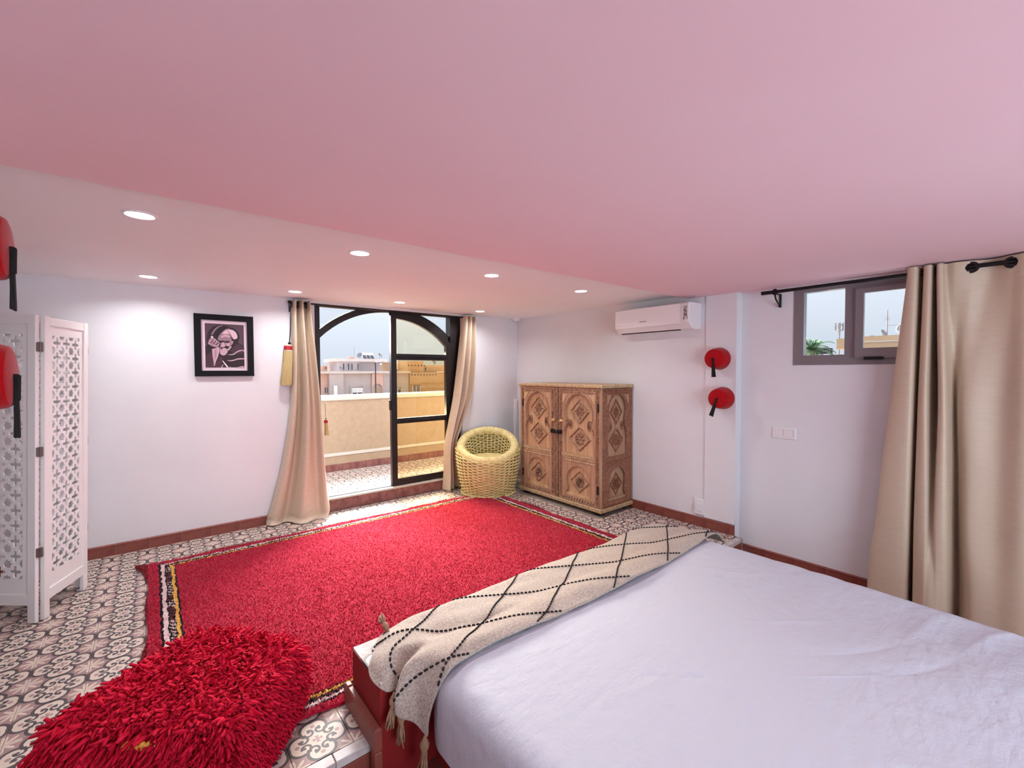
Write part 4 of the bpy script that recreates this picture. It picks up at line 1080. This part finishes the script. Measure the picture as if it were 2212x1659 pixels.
# ================================================================ air conditioner
ac = thing('air_conditioner', (0, -2.10, 1.72), 'white wall air conditioner near the ceiling on the right wall', 'air conditioner')
Ma = RIGHT((0, -1.72, 1.715))
AW = .765
prof = [(0, .012), (.10, .0), (.150, .012), (.196, .052), (.204, .075), (.204, .215), (.196, .228), (.17, .232), (0, .232)]
mb = MB(); n = len(prof)
vs = [(0, b_, a) for a, b_ in prof]+[(AW, b_, a) for a, b_ in prof]
mb.add(vs, [tuple(range(n-1, -1, -1)), tuple(range(n, 2*n))]+[(i, (i+1) % n, n+(i+1) % n, n+i) for i in range(n)])
body = obj('body', mb, 'white_plastic', ac, M=Ma)
bv = body.modifiers.new('b', 'BEVEL'); bv.width = .008; bv.segments = 3; bv.limit_method = 'ANGLE'; bv.angle_limit = .6
obj('front_panel', MB().bbox(.010, AW-.085, .072, .222, .198, .208, .003), 'white_plastic', ac, M=Ma)
obj('side_panel', MB().bbox(AW-.082, AW-.004, .060, .222, .198, .207, .003), 'white_plastic_warm', ac, M=Ma)
lv = [(.03, .048, .198), (AW-.10, .048, .198), (AW-.10, .010, .152), (.03, .010, .152)]
obj('louver', MB().add([(a, b_, c_+.004) for a, b_, c_ in lv]+[(a, b_-.003, c_-.002) for a, b_, c_ in lv], [(0, 1, 2, 3), (7, 6, 5, 4), (0, 4, 5, 1), (1, 5, 6, 2), (2, 6, 7, 3), (3, 7, 4, 0)]), 'white_plastic', ac, M=Ma)
obj('outlet_slot', MB().box(.04, AW-.11, -.001, .012, .138, .148), 'dark_gap', ac, M=Ma)
obj('energy_label', MB().box(AW-.048, AW-.018, .105, .195, .206, .2078), 'grey_print', ac, M=Ma)
obj('label_mark', MB().box(AW-.050, AW-.042, .082, .103, .206, .2078), 'dark_print', ac, M=Ma)
obj('badge', MB().lathe([(.013, .2065), (.013, .2085), (.011, .209)], 20), 'white_plastic', ac, M=Ma @ Matrix.Translation((AW-.016, .070, 0)))
for z_ in (.096, .088): obj('badge_line', MB().box(AW-.024, AW-.010, z_, z_+.003, .206, .2078), 'dark_print', ac, M=Ma)
mb = MB()
for i in range(8): mb.box(.285+.009*i, .285+.009*i+.006, .094, .1025-.002*(i % 2), .2075, .2088)
obj('maker_logo', mb, 'dark_print', ac, M=Ma, label='tiny dark maker logo lettering')

# ================================================================ fez hats
def make_fez(name, label):
    """hat with its opening at local x=0 against a wall, crown pointing to -x"""
    t = thing(name, (0, 0, 0), label, 'hat', 'red fez hats')
    prof = [(.092, 0), (.093, -.004), (.090, -.03), (.084, -.075), (.078, -.106), (.073, -.114), (.064, -.117), (0, -.118)]
    obj('hat_body', MB().lathe(prof, 36, 'X'), 'fez_felt', t, local=True, smooth='auto')
    obj('stalk', MB().lathe([(.007, -.116), (.007, -.126), (.004, -.130), (0, -.131)], 10, 'X'), 'tassel_black', t, local=True)
    mb = MB()
    for i in range(26):
        a = (i-12.5)/12.5; j = random.uniform(-1, 1)
        mb.tube([(-.124-.001*j, a*.003, -.002), (-.122-.002*j, a*.006, -.045), (-.121-.003*j, a*.011, -.078), (-.118-.006*abs(j), a*.017, -.150+.004*j)], .0026, 4)
    mb.tube([(-.124, 0, 0), (-.122, 0, -.060)], .0075, 6)
    obj('tassel', mb, 'tassel_black', t, local=True)
    return t
f1 = make_fez('fez_hat', 'red fez with black tassel, upper of two beside the light switch wall'); f1.location = (-.012, -2.655, 1.463)
for loc, rz, lab in (((-.012, -2.690, 1.135), 0, 'red fez with black tassel, lower of two left of the light switch'),
                     ((-4.085, -2.745, 1.675), PI, 'red fez cut by the left picture edge, above another fez'),
                     ((-4.082, -2.770, 1.355), PI, 'red fez with long black tassel in front of the folding screen')):
    f = copy_tree(f1); f.location = loc; f.rotation_euler = (.30 if rz == 0 else 0, 0, rz); f['label'] = lab
f1.rotation_euler = (-.06, 0, 0)

# ================================================================ switch, covers, detector, downlights
sw = thing('light_switch', (.08, -3.12, .83), 'white double rocker light switch plate below the small window', 'switch')
Msw = RIGHT((.08, -3.036, .836))
obj('plate', MB().bbox(0, .166, 0, .088, 0, .010, .004), 'white_plastic', sw, M=Msw)
for x0 in (.018, .088):
    obj('rocker', MB().add([(x0, .018, .010), (x0+.058, .018, .010), (x0+.058, .072, .010), (x0, .072, .010), (x0, .018, .013), (x0+.058, .018, .018), (x0+.058, .072, .018), (x0, .072, .013)], [(0, 1, 5, 4), (1, 2, 6, 5), (2, 3, 7, 6), (3, 0, 4, 7), (4, 5, 6, 7)]), 'white_plastic', sw, M=Msw)
    obj('rocker_gap', MB().box(x0-.001, x0+.060, .017, .073, .0098, .0104), 'grout', sw, M=Msw)
jb = thing('junction_cover', (0, -2.49, .11), 'white painted junction box cover low beside the pilaster', 'cover')
obj('box', MB().bbox(.0, .09, .105, .245, 0, .022, .006), 'wall', jb, M=RIGHT((0, -2.445, 0)))
obj('lid', MB().bbox(.014, .078, .135, .205, .020, .026, .003), 'wall', jb, M=RIGHT((0, -2.445, 0)))
du = thing('cable_duct', (-.03, 0, .4), 'white cable duct in the corner behind the wicker chair', 'duct')
obj('channel', MB().bbox(-.062, -.004, .09, 1.0, 0, .022, .004), 'white_paint', du, M=BACK((0, 0, 0)))
obj('cover', MB().bbox(-.056, -.010, .12, .985, .020, .026, .003), 'white_paint', du, M=BACK((0, 0, 0)))
sd = thing('smoke_detector', (-.075, -.075, HC), 'small round white detector at the ceiling corner', 'detector')
obj('base', MB().lathe([(.058, HC), (.058, HC-.010), (.050, HC-.014)], 28), 'white_plastic', sd, M=Matrix.Translation((-.075, -.075, 0)))
obj('dome', MB().lathe([(.048, HC-.014), (.042, HC-.024), (.02, HC-.030), (0, HC-.031)], 28), 'white_plastic', sd, M=Matrix.Translation((-.075, -.075, 0)), smooth='auto')
def make_light(label):
    t = thing('downlight', (0, 0, 0), label, 'ceiling light', 'recessed ceiling downlights')
    obj('trim_ring', MB().lathe([(.062, 0), (.061, -.003), (.052, -.005), (.047, -.002), (.046, 0)], 32, cap=False), 'white_plastic', t, local=True, smooth='auto')
    obj('lens', MB().lathe([(0, -.0025), (.047, -.0025), (.047, -.0010), (0, -.0010)], 32), 'lens', t, local=True)
    l = bpy.data.lights.new('lamp', 'AREA'); l.shape = 'DISK'; l.size = .09; l.energy = LAMP_W; l.color = (1, .995, 1); l.spread = math.radians(150)
    lo_ = bpy.data.objects.new('lamp', l); COL.objects.link(lo_); lo_.parent = t; lo_.location = (0, 0, -.006)
    return t
spots = [(-3.722, -1.945, 'round downlight nearest the camera, above the left rug end'), (-2.775, -1.930, 'round downlight in the nearer row, second from the left'), (-1.850, -1.930, 'round downlight in the nearer row, third from the left'), (-.905, -1.910, 'round downlight closest to the air conditioner'),
         (-3.700, -.405, 'round downlight above the framed portrait'), (-2.757, -.415, 'round downlight right above the left door curtain'), (-1.830, -.420, 'round downlight above the middle of the terrace door'), (-.850, -.370, 'round downlight above the narrow right door curtain')]
first = None
for x, y, lab in spots:
    t = make_light(lab) if first is None else copy_tree(first)
    first = first or t
    t.location = (x, y, HC); t['label'] = lab

# ================================================================ outside: houses across the street
def bx(x0, x1, y0, y1, z0, z1): return MB().box(x0, x1, y0, y1, z0, z1)
GZ = -5.2
obj('ground', bx(-60, 120, 8, 120, GZ-.3, GZ), 'ground', kind='structure', label='street level ground below the terrace')
h1 = thing('house', (18, 54, GZ), 'grey plaster house with roller shutter window seen through the door', 'house')
obj('wall', bx(13.22, 24.0, 52, 62, GZ, 1.12), 'house_grey', h1)
obj('wall_bay', bx(14.0, 14.95, 51.6, 52, GZ, 1.12), 'house_grey', h1); obj('wall_bay', bx(13.22, 14.0, 51.6, 52, GZ, 1.12), 'house_grey', h1)
obj('parapet_cap', bx(13.22, 24.0, 51.45, 52.3, 1.12, 1.40), 'house_trim', h1)
ent = obj('entrance_bay', fill(rect(18.64, 20.15, GZ, 1.10), [[(18.75, GZ+.1), (20.05, GZ+.1)]+[(19.4+.65*math.cos(a), -.92+.65*math.sin(a)) for a in np.linspace(0, PI, 14)]], .25), 'house_pink', h1, M=BACK((0, 52, 0)))
obj('entrance_door', bx(19.25, 19.85, 51.97, 51.99, GZ, -.75), 'house_tan', ent)
def window(parent, x0, x1, z0, z1, y, shutter=0, surround=0, trim='house_trim', bars=0):
    w_ = obj('window', bx(x0, x1, y-.05, y+.02, z0, z1), 'window_dark', parent)
    fwd = min(.07, (x1-x0)*.09); mb = MB().box(x0, x0+fwd, y-.10, y-.03, z0, z1).box(x1-fwd, x1, y-.10, y-.03, z0, z1).box(x0+fwd, x1-fwd, y-.10, y-.03, z0, z0+fwd)
    if x1-x0 > .8: mb.box((x0+x1)/2-.04, (x0+x1)/2+.04, y-.10, y-.05, z0+fwd, z1)
    obj('window_frame', mb, 'shutter_white', w_)
    if shutter:
        n_ = 7
        for i in range(n_):
            a = z1-(z1-z0)*shutter*(i+1)/n_; b_ = z1-(z1-z0)*shutter*i/n_
            obj('shutter_slat', bx(x0+.05, x1-.05, y-.14, y-.06, a+.008, b_-.004), 'shutter_white', w_)
    if surround:
        s = surround
        obj('surround', fill(rect(x0-s, x1+s, z0-.1, z1+s*1.8), [rect(x0-.02, x1+.02, z0, z1+s*.9)], .12), trim, w_, M=BACK((0, y, 0)))
    if bars:
        for i in range(bars): 
            xx = x0+(x1-x0)*(i+.5)/bars; obj('bar', MB().tube([(xx, y-.16, z0), (xx, y-.16, z1)], .018, 6), 'shutter_white', w_)
    return w_
window(h1, 16.07, 17.49, -1.84, -.75, 52, .55, .22, 'house_grey'); window(h1, 13.68, 14.14, -1.9, -.36, 51.6, .8); window(h1, 21.75, 22.84, -1.86, -1.01, 52, .15, .26, 'house_grey')
up1 = thing('house', (18.5, 56, 1.4), 'grey roof storey with flat slab above the grey house', 'house')
obj('wall', bx(15.75, 18.5, 56, 61, 1.40, 2.72), 'house_grey', up1); obj('wall', bx(18.5, 22.0, 56.6, 61, 1.40, 2.72), 'house_grey', up1)
obj('roof_slab', bx(15.45, 22.4, 55.6, 61.4, 2.72, 3.12), 'house_trim', up1)
for a, b_ in ((16.95, 17.2), (17.42, 17.66), (16.3, 16.55), (18.25, 18.48)): 
    if b_ < 18.5: window(up1, a, b_, 1.55, 2.42, 56)
obj('vent', MB().lathe([(.16, 0), (.16, .06), (.06, .06), (.05, .03)], 18, 'Y'), 'shutter_white', up1, M=Matrix.Translation((21.9, 56.5, 2.42)))
h0 = thing('house', (12, 53, GZ), 'pink plaster house at the far left behind the parapet', 'house')
obj('wall', bx(5.5, 13.2, 52.1, 60, GZ, 1.12), 'house_pink', h0); obj('parapet_cap', bx(5.5, 13.2, 51.5, 52.3, 1.12, 1.40), 'house_trim', h0)
rr0 = thing('roof_room', (13, 59, 1.4), 'small pink roof room left of the grey roof storey', 'house'); obj('wall', bx(11.2, 14.4, 58, 61, 1.4, 2.15), 'house_pink', rr0); obj('end_wall', bx(14.4, 14.9, 57.9, 60, 1.4, 2.15), 'house_tan', rr0); obj('window', bx(14.6, 14.75, 57.85, 57.9, 1.75, 1.95), 'window_dark', rr0)
window(h0, 12.75, 12.95, -1.3, -.6, 52.1); window(h0, 13.0, 13.15, -1.3, -.6, 52.1)
h2 = thing('house', (26.5, 52, GZ), 'tan house with rows of small vent holes seen through the tinted pane', 'house')
obj('wall', bx(24.05, 36, 51.8, 62, GZ, 1.18), 'house_tan', h2)
obj('upper_wall', bx(24.1, 26.6, 52.6, 60, 1.18, 2.80), 'house_tan', h2); obj('upper_wall', bx(26.6, 30.6, 53.4, 60, 1.18, 2.24), 'house_tan', h2)
obj('parapet_cap', bx(28.6, 36, 51.6, 52.2, 1.18, 1.36), 'house_trim', h2)
st0 = thing('roof_room', (23.4, 58, 1.4), 'low tan roof room behind the pale water tank', 'house'); obj('wall', bx(23.0, 24.0, 56.0, 60, 1.4, 2.62), 'house_tan', st0); obj('coping', bx(22.9, 24.0, 55.9, 60.1, 2.62, 2.7), 'house_tan', st0)
for i in range(9): obj('vent_hole', bx(24.30+.475*i, 24.44+.475*i, 51.75, 51.82, .80, .96), 'window_dark', h2)
for i in range(6): obj('vent_hole', bx(23.85+.50*i+.35, 23.99+.50*i+.35, 52.55, 52.62, 2.10, 2.26), 'window_dark', h2)
for z in (-.32, -1.12): obj('string_course', bx(25.8, 36, 51.72, 51.8, z, z+.07), 'house_tan', h2)
window(h2, 24.41, 25.59, -1.91, -.61, 51.8, 0, .12, 'house_tan', bars=7)
window(h2, 27.2, 27.5, 1.45, 1.95, 53.4)
# roof clutter
wt = thing('water_tank', (22.7, 54, 1.5), 'pale upright water tank between the two houses', 'tank')
obj('shell', MB().lathe([(.34, 1.62), (.36, 1.70), (.36, 2.9), (.30, 3.0), (0, 3.05)], 20), 'shutter_white', wt, M=Matrix.Translation((22.9, 54, 0)), smooth='auto'); obj('stand', bx(22.62, 23.18, 53.7, 54.3, 1.40, 1.62), 'metal_grey', wt)
sh = thing('solar_heater', (20.4, 58, 3.12), 'white solar water heater on the grey roof', 'heater')
obj('tank', MB().tube([(19.6, 58, 3.75), (21.3, 58, 3.75)], .26, 16), 'shutter_white', sh, smooth='auto')
for i in range(3): obj('collector', MB().add([(19.7+.55*i, 57.2, 3.15), (20.15+.55*i, 57.2, 3.15), (20.15+.55*i, 57.8, 3.75), (19.7+.55*i, 57.8, 3.75), (19.7+.55*i, 57.26, 3.12), (20.15+.55*i, 57.26, 3.12), (20.15+.55*i, 57.86, 3.72), (19.7+.55*i, 57.86, 3.72)], [(0, 1, 2, 3), (7, 6, 5, 4), (0, 4, 5, 1), (1, 5, 6, 2), (2, 6, 7, 3), (3, 7, 4, 0)]), 'window_dark', sh)
obj('rack', MB().tube([(19.7, 58, 3.12), (19.7, 58, 3.6)], .03, 6).tube([(21.2, 58, 3.12), (21.2, 58, 3.6)], .03, 6), 'metal_grey', sh)
def dish(loc, r, az, label, el=.5):
    t = thing('satellite_dish', loc, label, 'satellite dish', 'satellite dishes')
    M_ = Matrix.Translation(Vector(loc)+Vector((0, 0, r*1.25))) @ Matrix.Rotation(az, 4, 'Z') @ Matrix.Rotation(-el, 4, 'X')
    obj('reflector', MB().lathe([(0, .0), (r*.4, -.03*r), (r*.75, -.12*r), (r, -.24*r), (r*1.01, -.22*r), (r*.75, -.09*r), (r*.4, .0), (0, .03*r)], 24, 'Y'), 'metal_grey', t, M=M_, smooth=True)
    obj('feed_arm', MB().tube([(0, -.2*r, -r*.9), (0, -.95*r, -.1*r), (0, -.95*r, .02*r)], .02, 6), 'metal_grey', t, M=M_)
    obj('mast', MB().tube([Vector(loc), Vector(loc)+Vector((0, .03, r*1.25))], .03, 8), 'metal_grey', t)
dish((19.05, 57, 3.12), .40, -.9, 'grey satellite dish turned sideways on the grey roof'); dish((21.9, 57, 3.12), .42, .7, 'pale satellite dish at the right end of the grey roof'); dish((30.2, 56, 2.24), .40, .4, 'satellite dish on the tan roof')
dish((15.4, 54, 1.40), .30, .5, 'low satellite dish left of the grey roof storey')
cm = thing('chimney', (18, 58, 3.12), 'small pinkish brick chimney block on the grey roof', 'chimney'); obj('stack', bx(17.8, 18.55, 57.6, 58.2, 3.12, 3.36), 'house_pink', cm); obj('cap', bx(17.7, 18.65, 57.5, 58.3, 3.36, 3.44), 'house_pink', cm)
an = thing('antenna', (18.5, 58, 3.44), 'thin television antenna mast on the grey roof', 'antenna')
obj('mast', MB().tube([(18.6, 58, 3.12), (18.6, 58, 4.85)], .025, 6), 'metal_grey', an); obj('boom', MB().tube([(18.55, 58, 4.83), (19.4, 58, 4.86)], .018, 6), 'metal_grey', an)
for i in range(5): obj('element', MB().tube([(18.75+.14*i, 57.8, 4.84), (18.75+.14*i, 58.2, 4.84)], .010, 5), 'metal_grey', an)
sl = thing('street_lamp', (17.9, 48, GZ), 'dark street lamp pole in front of the grey house', 'street lamp')
obj('pole', MB().tube([(17.6, 48, GZ), (17.62, 48, 2.48)], .075, 10), 'window_dark', sl, smooth='auto'); obj('arm', MB().tube([(17.6, 48, 2.48), (18.3, 48, 2.53)], .04, 8), 'window_dark', sl); obj('lamp_head', MB().bbox(18.2, 18.75, 47.9, 48.1, 2.50, 2.58, .02), 'metal_grey', sl)
def bush(loc, r, label, seed, mname='leaf_green', n=420):
    t = thing('bush', loc, label, 'bush'); R_ = random.Random(seed); mb = MB()
    for i in range(n):
        u = R_.uniform(-1, 1); a = R_.uniform(0, 2*PI); q = R_.uniform(.55, 1)**.5; s_ = math.sqrt(1-u*u)
        p = Vector((loc[0]+r*1.2*q*s_*math.cos(a), loc[1]+r*q*s_*math.sin(a), loc[2]+r*(1+.9*q*u)))
        d = Vector((R_.gauss(0, 1), R_.gauss(0, 1), R_.gauss(0, 1))).normalized()*r*.16; e = d.orthogonal().normalized()*r*.07
        mb.add([p, p+d*.5+e, p+d, p+d*.5-e], [(0, 1, 2, 3)])
    obj('foliage', mb, mname, t, kind='stuff')
    mb = MB()
    for i in range(5): a = 2*PI*i/5; mb.tube([(loc[0], loc[1], loc[2]-.1), (loc[0]+.5*r*math.cos(a), loc[1]+.5*r*math.sin(a), loc[2]+r*1.2)], [.05, .02], 5)
    obj('stem', mb, 'trunk', t)
bush((13.2, 46.4, -2.75), .62, 'round green shrub at the left below the narrow window', 1); bush((16.6, 46.4, -2.95), .72, 'bright green shrub beside the street lamp', 2)
obj('garden_bed', bx(5, 30, 45.0, 48.0, GZ, -2.78), 'ground', kind='structure', label='planted bed behind the garden wall')
pl_ = obj('garden_wall', bx(5, 30, 44.4, 45.0, GZ, -2.2), 'house_trim', kind='structure', label='garden wall in front of the grey house')

# seen through the small window: palm, tan roofs, mast and antennas
h3 = thing('house', (38, 0, GZ), 'tan flat roofed house seen through the small window', 'house')
obj('wall', bx(35, 44, -6, 4.9, GZ, 2.9), 'house_tan', h3); obj('parapet', bx(34.8, 44, -6, 3.85, 2.9, 3.70), 'house_tan', h3); obj('side_parapet', bx(35.2, 44, 3.85, 5.5, 2.9, 3.66), 'house_tan', h3)
obj('string_course', bx(34.75, 34.8, -6, 3.85, 3.28, 3.34), 'house_trim', h3)
bd = thing('roof_sign', (33, 5.7, 2.4), 'dark blue roof board beside the palm in the small window', 'sign'); obj('board', MB().bbox(32.9, 33.0, 5.15, 6.15, 2.50, 2.90, .02), 'sign_dark', bd); obj('post', MB().box(32.93, 32.97, 5.2, 5.3, GZ, 2.52).box(32.93, 32.97, 6.0, 6.1, GZ, 2.52), 'metal_grey', bd)
mb = MB()
for i, hh in enumerate((.16, .20, .20, .16, .20, .18)): mb.box(32.885, 32.90, 5.95-.12*i-.07, 5.95-.12*i, 2.60, 2.60+hh)
obj('lettering', mb, 'metal_grey', bd)
pm_ = thing('palm_tree', (32, 6.1, GZ), 'green palm crown in the left pane of the small window', 'palm')
obj('trunk', MB().tube([(32, 6.1, GZ), (32.05, 6.1, -1), (32, 6.1, 2.75)], [.22, .18, .20], 10), 'trunk', pm_, smooth='auto')
R_ = random.Random(4)
for k in range(34):
    a = 2*PI*k/34*2.4; el = R_.uniform(-.35, 1.25); L = R_.uniform(1.5, 2.2); mb = MB()
    c_ = Vector((math.cos(a), math.sin(a), 0)); pts = []
    for q in np.linspace(0, 1, 9):
        pts.append(Vector((32, 6.1, 2.80))+c_*L*q*math.cos(el)*(1-.1*q)+Vector((0, 0, L*(q*math.sin(el)-.55*q*q))))
    mb.tube(pts, [.03]*8+[.008], 4); side = Vector((-c_.y, c_.x, 0))
    for q in range(1, 9):
        for sg in (-1, 1):
            for f in (0, .5):
                p = pts[q-1].lerp(pts[q], f); d = (pts[q]-pts[q-1]).normalized(); lf = .42*(1-.55*q/9)
                e = (side*sg+d*.7+Vector((0, 0, -.25))).normalized()*lf
                mb.add([p, p+e*.5+d*.03, p+e, p+e*.5-d*.03], [(0, 1, 2, 3)])
    obj('frond', mb, 'palm_green', pm_)
ms = thing('telecom_mast', (46, 7.8, GZ), 'lattice telecom mast above the palm in the small window', 'mast')
obj('pole', MB().tube([(46, 8.05, GZ), (46, 8.05, 5.55)], .07, 8), 'metal_grey', ms)
for z in (5.05, 5.55):
    obj('platform', MB().tube([(46+.26*math.cos(t), 8.05+.26*math.sin(t), z) for t in np.linspace(0, 2*PI, 12, endpoint=False)], .04, 6, closed=True), 'metal_grey', ms)
for k in range(4): a = PI/2*k+.4; obj('antenna_panel', MB().bbox(46+.28*math.cos(a)-.04, 46+.28*math.cos(a)+.04, 8.05+.28*math.sin(a)-.05, 8.05+.28*math.sin(a)+.05, 5.05, 5.75, .01), 'metal_grey', ms)
an2 = thing('antenna', (36, 2.75, 3.7), 'tall roof antenna in the right pane of the small window', 'antenna')
obj('mast', MB().tube([(36, 2.78, 2.9), (36, 2.80, 5.55)], .03, 6), 'metal_grey', an2); obj('boom', MB().tube([(36, 2.80, 4.45), (36, 2.15, 4.45)], .018, 6), 'metal_grey', an2)
for z, q in ((4.85, .16), (4.98, .12), (5.12, .09)): obj('element', MB().tube([(36, 2.80-q, z), (36, 2.80+q, z)], .015, 5), 'metal_grey', an2)
dish((36, 1.95, 3.70), .38, -1.9, 'satellite dish at the curtain edge of the small window', .3); dish((36, 3.0, 3.62), .26, -.3, 'small dish seen edge-on beside the roof antenna')
bxs = thing('roof_box', (36, 3.75, 3.7), 'small dark box on the tan parapet in the small window', 'box'); obj('case', MB().bbox(35.9, 36.1, 3.5, 3.72, 3.66, 3.78, .01), 'window_dark', bxs); obj('lid', MB().bbox(35.88, 36.12, 3.48, 3.74, 3.78, 3.80, .005), 'metal_grey', bxs)
